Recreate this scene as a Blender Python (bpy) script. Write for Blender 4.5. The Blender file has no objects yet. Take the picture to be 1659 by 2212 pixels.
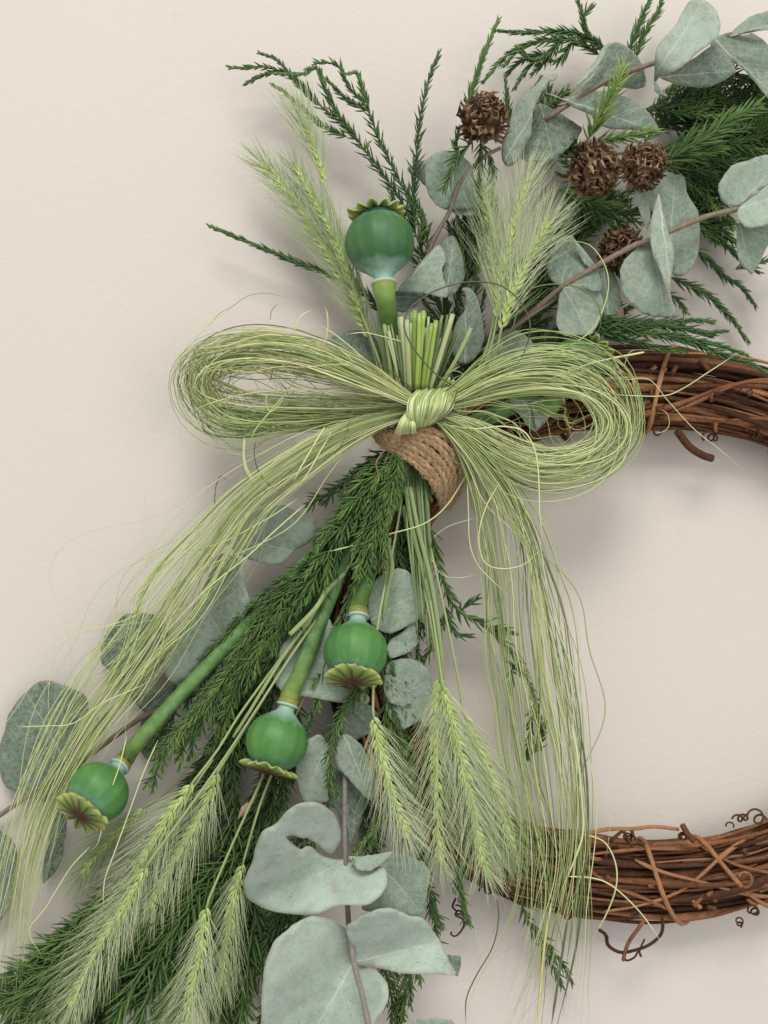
import bpy, math, random
import numpy as np
from mathutils import Vector, Matrix
from mathutils.geometry import delaunay_2d_cdt

SC = bpy.context.scene
COL = SC.collection
# ---------------------------------------------------------------- camera, light
S = 0.0003            # metres per layout unit on the wall (layout is 1659 x 2212 units)
DIST = 0.80           # camera to wall
CXP, CYP = 829.5, 1106.0

cam_d = bpy.data.cameras.new("camera"); cam = bpy.data.objects.new("camera", cam_d)
COL.objects.link(cam); SC.camera = cam
cam.location = (0, -DIST, 0); cam.rotation_euler = (math.radians(90), 0, 0)
cam_d.sensor_fit = 'VERTICAL'; cam_d.sensor_height = 24
cam_d.lens = 24 * DIST / (2212 * S); cam_d.clip_start = 0.01; cam_d.clip_end = 50

w = bpy.data.worlds.new("World"); SC.world = w; w.use_nodes = True
bg = w.node_tree.nodes['Background']
bg.inputs['Color'].default_value = (1.0, 0.97, 0.97, 1); bg.inputs['Strength'].default_value = 0.62

def area_lamp(name, loc, target, size, power, color):
    d = bpy.data.lights.new(name, 'AREA'); d.shape = 'RECTANGLE'; d.size = size[0]; d.size_y = size[1]
    d.energy = power; d.color = color
    o = bpy.data.objects.new(name, d); COL.objects.link(o); o.location = loc
    v = Vector(target) - Vector(loc); o.rotation_euler = v.to_track_quat('-Z', 'Y').to_euler()
    return o
area_lamp("window_light", (-0.15, -2.9, 3.1), (0.0, 0, -0.05), (1.8, 1.5), 128.0, (1.0, 0.975, 0.92))
area_lamp("room_light", (1.5, -2.6, 0.3), (0, 0, -0.05), (2.0, 2.0), 26.0, (1.0, 0.93, 0.94))
SC.view_settings.view_transform = 'Standard'; SC.view_settings.look = 'None'
SC.view_settings.exposure = -0.04; SC.view_settings.gamma = 1.0
SC.render.engine = 'CYCLES'
SC.cycles.max_bounces = 6

rng = np.random.default_rng(7)
random.seed(7)

# ---------------------------------------------------------------- coordinates
# layout frames used while measuring: scale and offset to layout units
FR = {0: (1, 0, 0), 1: (.3472, 384, 54.9), 2: (.4378, 932.6, 0), 3: (.3968, 329.2, 603.5), 4: (.504, 822.9, 603.5),
      5: (.3968, 0, 1042.3), 6: (.496, 493.7, 1042.3), 7: (.3968, 0, 1590.9), 8: (.3638, 493.7, 1590.9),
      9: (.4378, 932.6, 1590.9), 10: (.2645, 493.7, 960.0), 11: (.1488, 822.9, 795.5)}
def P(f, pts):
    s, ox, oy = FR[f]
    return [(ox + s * p[0], oy + s * p[1]) + tuple(p[2:]) for p in pts]
def W(a):
    """layout x, y and height above the wall in mm -> world metres"""
    a = np.asarray(a, float); h = a[..., 2] * 0.001
    k = (DIST - h) / DIST
    return np.stack([(a[..., 0] - CXP) * S * k, -h, (CYP - a[..., 1]) * S * k], -1)
def W1(x, y, h): return Vector(W(np.array([x, y, h])))

def spline(pts, n):
    """Catmull-Rom through pts, resampled to n points evenly by length"""
    p = np.asarray(pts, float)
    if len(p) == 2:
        t = np.linspace(0, 1, n)[:, None]; return p[0] * (1 - t) + p[1] * t
    q = np.vstack([2 * p[0] - p[1], p, 2 * p[-1] - p[-2]])
    out = []
    t = np.linspace(0, 1, 12, endpoint=False)[:, None]
    for i in range(1, len(q) - 2):
        a, b, c, d = q[i - 1], q[i], q[i + 1], q[i + 2]
        out.append(.5 * (2 * b + (c - a) * t + (2 * a - 5 * b + 4 * c - d) * t ** 2 + (3 * b - a - 3 * c + d) * t ** 3))
    out = np.vstack(out + [p[-1:]])
    L = np.r_[0, np.cumsum(np.linalg.norm(np.diff(out[:, :2], axis=0), axis=1) + 1e-9)]
    s = np.linspace(0, L[-1], n)
    return np.stack([np.interp(s, L, out[:, k]) for k in range(out.shape[1])], 1)

def closed_spline(pts, m=5):
    p = np.asarray(pts, float); n = len(p); out = []
    t = np.linspace(0, 1, m, endpoint=False)[:, None]
    for i in range(n):
        a, b, c, d = p[i - 1], p[i], p[(i + 1) % n], p[(i + 2) % n]
        out.append(.5 * (2 * b + (c - a) * t + (2 * a - 5 * b + 4 * c - d) * t ** 2 + (3 * b - a - 3 * c + d) * t ** 3))
    return np.vstack(out)

# ---------------------------------------------------------------- mesh collecting
class Geo:
    def __init__(self): self.v = []; self.q = []; self.t3 = []; self.n = 0; self.a = {}
    def add(self, verts, quads=None, tris=None, **attrs):
        m = len(verts)
        if m == 0: return
        self.v.append(np.asarray(verts, float))
        if quads is not None and len(quads): self.q.append(np.asarray(quads) + self.n)
        if tris is not None and len(tris): self.t3.append(np.asarray(tris) + self.n)
        for k in ('v', 't', 'k'):
            x = attrs.get(k, 0.0); self.a.setdefault(k, []).append(np.broadcast_to(np.asarray(x, float), (m,)).copy())
        self.n += m
    def tubes(self, pts, rad, sides=3, v=None, flat=1.0, k=0.0, cap=True, ref=(0.13, 1.0, 0.17), twist=0.0):
        """pts (M,K,3) world, rad (M,K) or scalar in metres"""
        pts = np.asarray(pts, float)
        if pts.ndim == 2: pts = pts[None]
        M, K, _ = pts.shape
        rad = np.broadcast_to(np.asarray(rad, float), (M, K))
        T = np.gradient(pts, axis=1); T /= np.linalg.norm(T, axis=2, keepdims=True) + 1e-12
        R = np.broadcast_to(np.asarray(ref, float), T.shape)
        N = np.cross(T, R); N /= np.linalg.norm(N, axis=2, keepdims=True) + 1e-12
        B = np.cross(T, N)
        an = np.arange(sides) * 2 * math.pi / sides + twist
        ca, sa = np.cos(an), np.sin(an)
        V = pts[:, :, None, :] + rad[:, :, None, None] * (ca[None, None, :, None] * N[:, :, None, :] + flat * sa[None, None, :, None] * B[:, :, None, :])
        idx = np.arange(M * K * sides).reshape(M, K, sides)
        a = idx[:, :-1, :]; b = idx[:, 1:, :]
        q = np.stack([a, np.roll(a, -1, 2), np.roll(b, -1, 2), b], -1).reshape(-1, 4)
        vv = np.zeros(M) if v is None else np.broadcast_to(np.asarray(v, float), (M,))
        va = np.broadcast_to(vv[:, None, None], (M, K, sides)).reshape(-1)
        ta = np.broadcast_to(np.linspace(0, 1, K)[None, :, None], (M, K, sides)).reshape(-1)
        tris = None; quads = q
        if cap and sides == 3:
            tris = np.vstack([idx[:, 0, ::-1].reshape(-1, 3), idx[:, -1, :].reshape(-1, 3)])
        elif cap and sides == 4:
            quads = np.vstack([q, idx[:, 0, ::-1].reshape(-1, 4), idx[:, -1, :].reshape(-1, 4)])
        elif cap:
            f = []
            for e, rev in ((0, True), (K - 1, False)):
                r = idx[:, e, :]
                for j in range(1, sides - 1):
                    f.append(np.stack([r[:, 0], r[:, j + 1], r[:, j]] if rev else [r[:, 0], r[:, j], r[:, j + 1]], -1))
            tris = np.vstack(f)
        self.add(V.reshape(-1, 3), quads, tris, v=va, t=ta, k=k)
    def mesh(self, name, mat, origin=None, smooth=True):
        me = bpy.data.meshes.new(name)
        V = np.vstack(self.v)
        if origin is not None: V = V - np.asarray(origin)
        Q = np.vstack(self.q) if self.q else np.zeros((0, 4), int)
        T = np.vstack(self.t3) if self.t3 else np.zeros((0, 3), int)
        me.vertices.add(len(V)); me.vertices.foreach_set('co', V.astype(np.float32).ravel())
        me.loops.add(Q.size + T.size); me.polygons.add(len(Q) + len(T))
        me.loops.foreach_set('vertex_index', np.r_[Q.ravel(), T.ravel()].astype(np.int32))
        ls = np.r_[np.arange(len(Q)) * 4, Q.size + np.arange(len(T)) * 3].astype(np.int32)
        me.polygons.foreach_set('loop_start', ls)
        me.polygons.foreach_set('use_smooth', np.full(len(ls), smooth))
        for k, lst in self.a.items():
            at = me.attributes.new(k, 'FLOAT', 'POINT'); at.data.foreach_set('value', np.concatenate(lst).astype(np.float32))
        me.update(calc_edges=True)
        for m in (mat if isinstance(mat, (list, tuple)) else [mat]): me.materials.append(m)
        return me

# ---------------------------------------------------------------- objects
def thing(name, label, cat, loc, group=None):
    o = bpy.data.objects.new(name, None); COL.objects.link(o); o.location = loc
    o.empty_display_size = 0.01
    o['label'] = label; o['category'] = cat
    if group: o['group'] = group
    o['_'] = 0; del o['_']
    return o
def link(name, me, parent=None, mat4=None, kind=None, label=None):
    o = bpy.data.objects.new(name, me); COL.objects.link(o)
    if parent is not None: o.parent = parent
    if mat4 is not None: o.matrix_local = mat4
    if kind: o['kind'] = kind
    if label: o['label'] = label
    return o
def wloc(o):
    v = Vector((0, 0, 0))
    while o is not None: v += o.location; o = o.parent
    return np.array(v)
def part(name, geo, mat, parent, kind=None, label=None, smooth=True):
    return link(name, geo.mesh(name, mat, wloc(parent), smooth), parent, kind=kind, label=label)

# ---------------------------------------------------------------- materials
class NT:
    def __init__(self, name, rough=.5, spec=.4):
        self.m = bpy.data.materials.new(name); self.m.use_nodes = True
        self.t = self.m.node_tree; self.b = self.t.nodes['Principled BSDF']
        self.b.inputs['Roughness'].default_value = rough; self.b.inputs['Specular IOR Level'].default_value = spec
    def n(self, ty, **kw):
        x = self.t.nodes.new(ty)
        for k, v in kw.items(): setattr(x, k, v)
        return x
    def l(self, a, b): self.t.links.new(a, b)
    def attr(self, nm): return self.n('ShaderNodeAttribute', attribute_name=nm).outputs['Fac']
    def noise(self, scale, detail=3, rough=.5, vec=None):
        x = self.n('ShaderNodeTexNoise'); x.inputs['Scale'].default_value = scale; x.inputs['Detail'].default_value = detail
        x.inputs['Roughness'].default_value = rough
        if vec is None: vec = self.coord()
        self.l(vec, x.inputs['Vector']); return x.outputs['Fac']
    def coord(self):
        if not hasattr(self, '_c'): self._c = self.n('ShaderNodeNewGeometry').outputs['Position']
        return self._c
    def objc(self): return self.n('ShaderNodeTexCoord').outputs['Object']
    def rnd(self): return self.n('ShaderNodeObjectInfo').outputs['Random']
    def math(self, op, a, b=None, c=None, clamp=False):
        x = self.n('ShaderNodeMath', operation=op, use_clamp=clamp)
        for i, y in enumerate((a, b, c)):
            if y is None: continue
            if isinstance(y, (int, float)): x.inputs[i].default_value = y
            else: self.l(y, x.inputs[i])
        return x.outputs[0]
    def ramp(self, f, stops):
        x = self.n('ShaderNodeValToRGB'); cr = x.color_ramp
        while len(cr.elements) < len(stops): cr.elements.new(.5)
        for e, (p, c) in zip(cr.elements, stops):
            e.position = p; e.color = (*c, 1) if len(c) == 3 else c
        self.l(f, x.inputs['Fac']); return x.outputs['Color']
    def mix(self, f, a, b, mode='MIX'):
        x = self.n('ShaderNodeMix', data_type='RGBA', blend_type=mode)
        for s, y in ((x.inputs[0], f), (x.inputs[6], a), (x.inputs[7], b)):
            if isinstance(y, (int, float)): s.default_value = y
            elif isinstance(y, tuple): s.default_value = (*y, 1)
            else: self.l(y, s)
        return x.outputs[2]
    def base(self, c): self.l(c, self.b.inputs['Base Color']) if not isinstance(c, tuple) else setattr(self.b.inputs['Base Color'], 'default_value', (*c, 1))
    def bump(self, h, strength=.3, dist=.001):
        x = self.n('ShaderNodeBump'); x.inputs['Strength'].default_value = strength; x.inputs['Distance'].default_value = dist
        self.l(h, x.inputs['Height']); self.l(x.outputs['Normal'], self.b.inputs['Normal'])
    def translucent(self, fac, col):
        tr = self.n('ShaderNodeBsdfTranslucent'); ms = self.n('ShaderNodeMixShader'); ms.inputs[0].default_value = fac
        self.l(col, tr.inputs['Color']); self.l(self.b.outputs[0], ms.inputs[1]); self.l(tr.outputs[0], ms.inputs[2])
        self.l(ms.outputs[0], self.t.nodes['Material Output'].inputs['Surface'])

def mat_wall():
    m = NT('painted_plaster', .75, .25)
    c = m.mix(m.noise(2.2, 3), (.61, .572, .515), (.64, .598, .54))
    c = m.mix(m.math('MULTIPLY', m.ramp(m.noise(6, 4, .6), [(.35, (0, 0, 0)), (.7, (1, 1, 1))]), .25), c, (.575, .535, .475))
    c = m.mix(m.math('MULTIPLY', m.ramp(m.noise(55, 2), [(.72, (0, 0, 0)), (.78, (1, 1, 1))]), .12), c, (.45, .37, .31))
    m.base(c)
    h = m.math('ADD', m.noise(420, 2, .55), m.math('MULTIPLY', m.noise(150, 2), 1.3))
    m.bump(h, .20, .0010); return m.m
def mat_needle():
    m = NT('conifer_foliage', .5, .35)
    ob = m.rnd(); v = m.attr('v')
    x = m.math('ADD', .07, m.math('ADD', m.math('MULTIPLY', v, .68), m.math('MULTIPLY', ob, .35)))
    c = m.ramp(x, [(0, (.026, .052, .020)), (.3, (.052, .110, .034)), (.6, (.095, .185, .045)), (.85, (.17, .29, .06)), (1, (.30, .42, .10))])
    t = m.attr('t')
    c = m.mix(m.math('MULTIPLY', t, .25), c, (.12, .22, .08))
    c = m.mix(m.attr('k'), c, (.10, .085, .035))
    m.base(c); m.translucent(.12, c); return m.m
def mat_straw(name='grass_fibre', stops=None, rough=.42):
    m = NT(name, rough, .45)
    v = m.attr('v')
    c = m.ramp(v, stops)
    c = m.mix(m.math('MULTIPLY', m.noise(260, 2), .30), c, (.42, .46, .18))
    m.base(c); m.translucent(.12, c); return m.m
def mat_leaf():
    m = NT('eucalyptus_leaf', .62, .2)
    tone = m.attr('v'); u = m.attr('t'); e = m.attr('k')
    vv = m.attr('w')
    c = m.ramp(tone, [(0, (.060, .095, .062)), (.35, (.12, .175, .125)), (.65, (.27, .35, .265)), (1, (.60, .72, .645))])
    n1 = m.noise(70, 4, .6); n2 = m.noise(700, 3, .6)
    c = m.mix(m.math('MULTIPLY', m.ramp(n1, [(.42, (0, 0, 0)), (.66, (1, 1, 1))]), .55), c, m.mix(.55, c, (.14, .15, .08)))
    n3 = m.noise(260, 4, .7)
    c = m.mix(m.math('MULTIPLY', m.ramp(n3, [(.36, (0, 0, 0)), (.64, (1, 1, 1))]), .5), c, m.mix(.38, c, (.58, .70, .62)))
    br = m.ramp(m.noise(38, 3, .7), [(.60, (0, 0, 0)), (.72, (1, 1, 1))])
    c = m.mix(m.math('MULTIPLY', br, .42), c, (.24, .20, .11))
    # small dark oil glands
    sp = m.ramp(m.noise(1150, 1, .4), [(.66, (0, 0, 0)), (.71, (1, 1, 1))])
    sp2 = m.ramp(m.noise(110, 1), [(.45, (0, 0, 0)), (.6, (1, 1, 1))])
    c = m.mix(m.math('MULTIPLY', m.math('MULTIPLY', sp, sp2), .85), c, (.10, .11, .08))
    # veins: midrib and side veins drawn from the leaf's own coordinates
    av = m.math('ABSOLUTE', vv)
    wob = m.math('MULTIPLY', m.math('SUBTRACT', m.noise(120, 2), .5), .05)
    mid = m.math('SUBTRACT', 1.0, m.math('MULTIPLY', m.math('ABSOLUTE', m.math('ADD', vv, wob)), 85), clamp=True)
    ph = m.math('FRACT', m.math('ADD', m.math('SUBTRACT', m.math('MULTIPLY', u, 6.0), m.math('MULTIPLY', av, 7.5)), m.math('MULTIPLY', wob, 9)))
    side = m.math('SUBTRACT', 1.0, m.math('MULTIPLY', m.math('ABSOLUTE', m.math('SUBTRACT', ph, .5)), 26), clamp=True)
    fade = m.math('MULTIPLY', side, m.math('SUBTRACT', .42, av, clamp=True))
    vein = m.math('MAXIMUM', m.math('MULTIPLY', mid, m.math('SUBTRACT', .62, m.math('MULTIPLY', u, .5), clamp=True)), fade)
    c = m.mix(m.math('MULTIPLY', vein, 1.5, clamp=True), c, m.mix(.6, c, (.78, .82, .70)))
    vo = m.n('ShaderNodeTexVoronoi', feature='DISTANCE_TO_EDGE'); vo.inputs['Scale'].default_value = 260; m.l(m.coord(), vo.inputs['Vector'])
    net = m.math('SUBTRACT', 1.0, m.math('MULTIPLY', vo.outputs['Distance'], 14), clamp=True)
    c = m.mix(m.math('MULTIPLY', net, .22), c, (.52, .62, .50))
    edge = m.ramp(e, [(0, (1, 1, 1)), (.018, (.45, .45, .45)), (.04, (0, 0, 0))])
    c = m.mix(m.math('MULTIPLY', edge, .42), c, (.38, .26, .18))
    m.base(c)
    m.bump(m.math('ADD', m.math('MULTIPLY', vein, .7), m.math('ADD', m.math('MULTIPLY', n2, .4), n1)), .35, .0008)
    m.translucent(.06, c); return m.m
def mat_simple(name, stops, nscale=200, rough=.6, spec=.3, bump=.2, bdist=.0006, stretch=None, vmix=.5):
    m = NT(name, rough, spec)
    n = m.noise(nscale, 3, .6)
    x = m.math('ADD', m.math('MULTIPLY', m.attr('v'), vmix), m.math('MULTIPLY', n, 1 - vmix))
    c = m.ramp(x, stops); m.base(c); m.bump(n, bump, bdist); return m.m
def mat_twig():
    m = NT('vine_bark', .78, .15)
    n = m.noise(330, 4, .65); big = m.noise(60, 2)
    x = m.math('ADD', m.math('MULTIPLY', m.attr('v'), .55), m.math('ADD', m.math('MULTIPLY', n, .3), m.math('MULTIPLY', big, .2)))
    c = m.ramp(x, [(.15, (.026, .013, .009)), (.38, (.085, .038, .020)), (.60, (.20, .088, .042)), (.78, (.38, .19, .092)), (1, (.50, .33, .20))])
    m.base(c); m.bump(m.math('ADD', n, m.noise(900, 2)), .8, .0009); return m.m
def mat_pod(name='poppy_skin', f=1.0, blue=0.0):
    m = NT(name, .50, .4)
    t = m.attr('t'); v = m.attr('v')          # t: -1 (neck) .. 1 (crown); v: rib phase
    n = m.noise(60, 5, .7); n2 = m.noise(420, 2)
    c = m.ramp(n, [(.25, (.048 * f, .150 * f, .055 * f + blue)), (.5, (.062 * f, .20 * f, .045 * f + blue)), (.75, (.10 * f, .26 * f, .050 * f))])
    c = m.mix(m.math('MULTIPLY', m.ramp(n2, [(.62, (0, 0, 0)), (.75, (1, 1, 1))]), .16), c, (.20 * f, .36 * f, .20 * f))
    rib = m.math('POWER', v, 6.0)
    c = m.mix(m.math('MULTIPLY', rib, .12), c, (.18 * f, .34 * f, .18 * f))
    c = m.mix(m.math('MULTIPLY', m.attr('k'), .16), c, (.14, .29, .08))
    tt = m.math('ADD', t, m.math('MULTIPLY', m.math('SUBTRACT', m.noise(140, 3), .5), .5))
    lo = m.ramp(m.math('MULTIPLY', tt, -1.0), [(.58, (0, 0, 0)), (.92, (1, 1, 1))])
    c = m.mix(m.math('MULTIPLY', lo, .68), c, (.36, .54, .46))
    hi = m.ramp(tt, [(.50, (0, 0, 0)), (.90, (1, 1, 1))])
    c = m.mix(m.math('MULTIPLY', hi, .62), c, (.22, .42, .38))
    m.base(c); m.bump(n2, .12, .0005); return m.m
def mat_crown():
    m = NT('poppy_crown', .65, .25)
    v = m.attr('v'); t = m.attr('t')
    n = m.noise(500, 3)
    c = m.ramp(m.math('ADD', t, m.math('MULTIPLY', n, .15)), [(.3, (.10, .06, .03)), (.5, (.13, .17, .05)), (.8, (.20, .31, .07)), (1, (.33, .38, .12))])
    c = m.mix(v, c, (.075, .038, .02))
    m.base(c); m.bump(n, .3, .0006); return m.m
def mat_stem():
    m = NT('poppy_stem', .5, .35)
    n = m.noise(130, 4, .6); 
    c = m.ramp(n, [(.3, (.065, .15, .045)), (.55, (.115, .235, .07)), (.75, (.19, .31, .12))])
    c = m.mix(m.ramp(m.attr('t'), [(.80, (0, 0, 0)), (1, (.6, .6, .6))]), c, (.24, .32, .05))
    m.base(c); m.bump(n, .15, .0006); return m.m
def mat_scale():
    m = NT('cone_scale', .7, .2)
    n = m.noise(380, 4, .6)
    x = m.math('ADD', m.math('MULTIPLY', m.rnd(), .35), m.math('ADD', m.math('MULTIPLY', n, .35), m.math('MULTIPLY', m.attr('t'), .4)))
    c = m.ramp(x, [(.15, (.022, .011, .007)), (.50, (.060, .032, .018)), (.76, (.19, .115, .062)), (1, (.42, .31, .18))])  # low end darkened to put shade into the voids between scales
    m.base(c); m.bump(n, .4, .0006); return m.m
M_WALL = mat_wall(); M_NEEDLE = mat_needle(); M_LEAF = mat_leaf(); M_TWIG = mat_twig(); M_POD = mat_pod(); M_POD_DARK = mat_pod('bloomed_poppy_skin', .66, .012); M_CROWN = mat_crown()
M_STEM = mat_stem(); M_SCALE = mat_scale()
M_RAFFIA = mat_straw('bow_fibre', [(0, (.06, .10, .04)), (.16, (.16, .23, .09)), (.34, (.33, .45, .15)), (.58, (.55, .67, .27)), (.85, (.75, .82, .44)), (1, (.84, .85, .48))])
M_RAFFIA2 = mat_straw('yellow_bow_fibre', [(0, (.14, .16, .05)), (.25, (.33, .36, .12)), (.6, (.62, .62, .28)), (.9, (.80, .78, .45)), (1, (.84, .76, .32))])
M_EAR = mat_straw('ear_husk', [(0, (.30, .44, .13)), (.5, (.46, .60, .20)), (1, (.66, .76, .32))], .5)
M_AWN = mat_straw('awn_bristle', [(0, (.36, .50, .24)), (.5, (.56, .68, .38)), (1, (.80, .85, .60))], .5)
M_STALK = mat_straw('cut_stalk_skin', [(0, (.07, .13, .055)), (.35, (.16, .26, .10)), (.7, (.34, .43, .19)), (1, (.60, .63, .38))], .45)
M_BROWNFIBRE = mat_straw('brown_fibre', [(0, (.05, .04, .02)), (1, (.12, .09, .05))], .5)
M_JUTE = mat_simple('jute_fibre', [(.15, (.19, .12, .06)), (.5, (.44, .30, .17)), (.8, (.72, .54, .34))], 600, .85, .1, .5)
M_ESTEM = mat_simple('eucalyptus_bark', [(.2, (.10, .075, .055)), (.5, (.22, .17, .12)), (.8, (.36, .31, .24))], 350, .7, .2, .4)
M_PALEWOOD = mat_simple('grey_bark', [(.2, (.10, .085, .08)), (.5, (.23, .20, .19)), (.8, (.38, .35, .33))], 420, .7, .2, .4)
M_COLLAR = mat_simple('poppy_collar_skin', [(.2, (.16, .10, .03)), (.5, (.28, .25, .06)), (.8, (.34, .40, .12))], 400, .5, .3, .3)
M_GLAUCOUS = mat_simple('poppy_neck_skin', [(.2, (.30, .47, .38)), (.8, (.48, .64, .56))], 300, .5, .3, .1)
M_BROWNLEAF = mat_simple('dried_leaf', [(.2, (.17, .09, .055)), (.5, (.34, .23, .16)), (.8, (.46, .35, .26))], 150, .7, .2, .4)

# ---------------------------------------------------------------- wall
g = Geo()
nx = 2
g.add(np.array([[-3, 0, -3], [3, 0, -3], [3, 0, 3], [-3, 0, 3], [-3, .1, -3], [3, .1, -3], [3, .1, 3], [-3, .1, 3]], float),
      np.array([[0, 1, 2, 3], [5, 4, 7, 6], [4, 0, 3, 7], [1, 5, 6, 2], [3, 2, 6, 7], [4, 5, 1, 0]]))
o = link('wall', g.mesh('wall', M_WALL, smooth=False)); o['kind'] = 'structure'
# ================================================================ vine wreath base
RC = (1400.0, 1372.0)
def RRf(th): return ((np.abs(np.sin(th)) / 610.0) ** 2.2 + (np.abs(np.cos(th)) / 532.0) ** 2.2) ** (-1 / 2.2)
def ring_path(th, r, ph, h0=21.0):
    """th along the ring, r and ph in the cross-section (layout units)"""
    rr = RRf(th) + r * np.cos(ph)
    return W(np.stack([RC[0] + rr * np.sin(th), RC[1] - rr * np.cos(th), h0 + r * np.sin(ph) * .185 + 0 * th], -1))
ring = thing('vine_wreath_base', 'round base of bundled reddish brown vine twigs behind the greenery', 'wreath', W1(RC[0], RC[1], 29))
def twig(th0, th1, r0, ph0, dph, rad, v, wob=4, name='vine_twig'):
    K = max(16, int(abs(th1 - th0) * 22)); th = np.linspace(th0, th1, K); s = np.linspace(0, 1, K)
    a, b, c, d = rng.uniform(0, 6.28, 4)
    r = r0 + wob * np.sin(3 * s * 6.28 * abs(th1 - th0) / 3 + a) + wob * .5 * np.sin(9 * s + b)
    ph = ph0 + dph * s + .09 * np.sin(7 * s + c)
    p = ring_path(th, r, ph)
    ra = .88 * rad * S * (1 + .10 * np.sin(s * 40 + d)) * np.clip(np.minimum(s, 1 - s) * 60, .55, 1)
    # nodes along the vine
    for _ in range(int(2 + abs(th1 - th0) * 1.6)):
        q = rng.uniform(0, 1); ra = ra * (1 + .40 * np.exp(-((s - q) * K / 1.1) ** 2))
    g = Geo(); g.tubes(p, ra, 7, v=v); part(name, g, M_TWIG, ring)
for i in range(46):     # inner, coloured darker so the gaps between twigs look shaded
    t0 = rng.uniform(0, 6.28); twig(t0, t0 + rng.uniform(1.5, 3.2), rng.uniform(15, 60), rng.uniform(-3.1, 3.1), rng.uniform(-.8, .8), rng.uniform(5, 9), rng.uniform(0, .35))
for i in range(195):
    t0 = rng.uniform(0, 6.28); ln = rng.uniform(.9, 2.8)
    twig(t0, t0 + ln, rng.uniform(62, 86), rng.uniform(-.9, 4.0), rng.uniform(-1.7, 1.7), rng.choice([2.4, 3.4, 4.6, 6, 7.5], p=[.24, .28, .25, .16, .07]), rng.uniform(0, 1) ** 1.2, rng.uniform(2, 11))
# twigs that lie diagonally over the face
for t0, t1, p0, p1 in ((.10, .62, 2.1, .4), (-.05, .5, 2.3, .9), (3.05, 3.55, .7, 2.4), (2.62, 3.2, .5, 2.2), (3.3, 2.7, .6, 2.3), (.35, .9, 2.3, .6), (2.5, 2.9, .4, 2.5)):
    twig(t0, t1, 90, p0, p1 - p0, 4.2, rng.uniform(.6, 1), 2)
# binding twigs wound round the bundle
def binding(th, lean, v, rad=5.2):
    ph = np.linspace(-1.1, 4.3, 30); p = ring_path(th + lean * (ph / 3.14), 93 + 0 * ph, ph)
    g = Geo(); g.tubes(p, rad * S * (1 + .1 * np.sin(ph * 6)), 7, v=v); part('binding_twig', g, M_TWIG, ring)
for th, ln, v in ((.09, -.10, .95), (-.30, -.09, .8), (3.02, .16, .9), (2.70, .22, .85), (.62, -.03, .95), (3.42, .1, .6), (4.2, .1, .7), (5.0, -.1, .8), (1.3, .1, .8), (2.0, -.1, .8)):
    binding(th, ln, v)
# loose stubs, arcs and curled tendrils
def loose(f, pts, r0, r1, v, name='tendril', K=26):
    p = W(spline(P(f, pts), K)); g = Geo(); g.tubes(p, np.linspace(r0, r1, len(p)) * S, 6, v=v); part(name, g, M_TWIG, ring)
loose(4, [(1270, 650, 34), (1320, 715, 30), (1375, 752, 26), (1422, 768, 24)], 8, 8, .25, 'vine_stub')
loose(9, [(640, 545, 34), (720, 500, 38), (850, 460, 40), (1000, 455, 40), (1100, 445, 38), (1218, 458, 36)], 5, 4, .9, 'vine_twig')
loose(9, [(985, 460, 40), (1000, 500, 38), (1035, 528, 36), (1060, 530, 36)], 4, 1.5, .35)
loose(9, [(1236, 435, 40), (1262, 480, 40), (1290, 515, 36)], 6, 6, .4, 'vine_stub')
loose(9, [(880, 520, 40), (900, 500, 42), (945, 470, 40), (975, 520, 40), (990, 545, 38)], 4, 3, .2)
loose(9, [(820, 950, 30), (860, 980, 28), (870, 1030, 26), (930, 1065, 26), (1000, 1055, 26), (1070, 1030, 26), (1125, 985, 28), (1140, 940, 30), (1135, 880, 32)], 4, 3.5, .1)
loose(9, [(1050, 905, 36), (1010, 960, 34), (975, 1010, 30), (955, 1060, 28), (945, 1105, 26)], 4.5, 4, .7)
loose(9, [(945, 1070, 26), (960, 1105, 26), (1000, 1090, 26), (1020, 1060, 26), (1035, 1090, 26), (1025, 1060, 26), (1050, 1000, 28)], 2.5, 2, .15)
def curl(f, c, r, turns, a0, drift, v=.15, rad=1.7, h=36, shrink=.5):
    n = int(18 * turns); t = np.linspace(0, 1, n); a = a0 + turns * 6.283 * t; rr = r * (1 - shrink * t)
    q = np.stack([c[0] + rr * np.cos(a) + drift[0] * t, c[1] + rr * np.sin(a) + drift[1] * t], 1)
    q = np.array(P(f, [tuple(x) for x in q])); q = np.c_[q, h + 2.5 * np.sin(a * .5)]
    g = Geo(); g.tubes(W(q), rad * S, 5, v=v); part('tendril', g, M_TWIG, ring)
curl(9, (965, 490), 22, 3, 0, (10, 25)); curl(9, (1235, 490), 20, 3.4, 1, (10, 10)); curl(9, (1590, 385), 36, 1.6, 2.5, (40, 30), .3, 2.4, 38, .4)
curl(9, (1500, 405), 18, 2.2, 3, (60, -8), .2, 2.2, 38, .2); curl(9, (1460, 430), 14, 1, 2, (30, 10), .2)
curl(9, (1520, 900), 20, 2, 1, (0, 35), .1); curl(9, (1580, 850), 24, 2.2, 2, (25, 20), .1, 2.2, 48); curl(9, (1000, 880), 16, 2.5, 0, (10, 10), .1, 2, 58)
curl(9, (265, 760), 30, 1.3, 3, (20, -10), .1, 2.4, 30); curl(9, (130, 850), 20, 1.5, 4, (10, 30), .2, 2, 20)
curl(4, (1395, 670), 22, 2, 2, (40, 10), .1, 2.4, 30); curl(4, (1590, 650), 24, 1.5, 3, (30, 30), .1, 2.4, 32); curl(4, (1560, 480), 24, 1.3, 3, (30, 5), .2, 1.5, 40); 
curl(4, (1180, 650), 20, 1.2, 0, (15, 0), .2, 2.2, 34); 
curl(9, (1545, 690), 30, .9, 3, (10, 30), .7, 3.2, 56, .1); 
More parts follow.
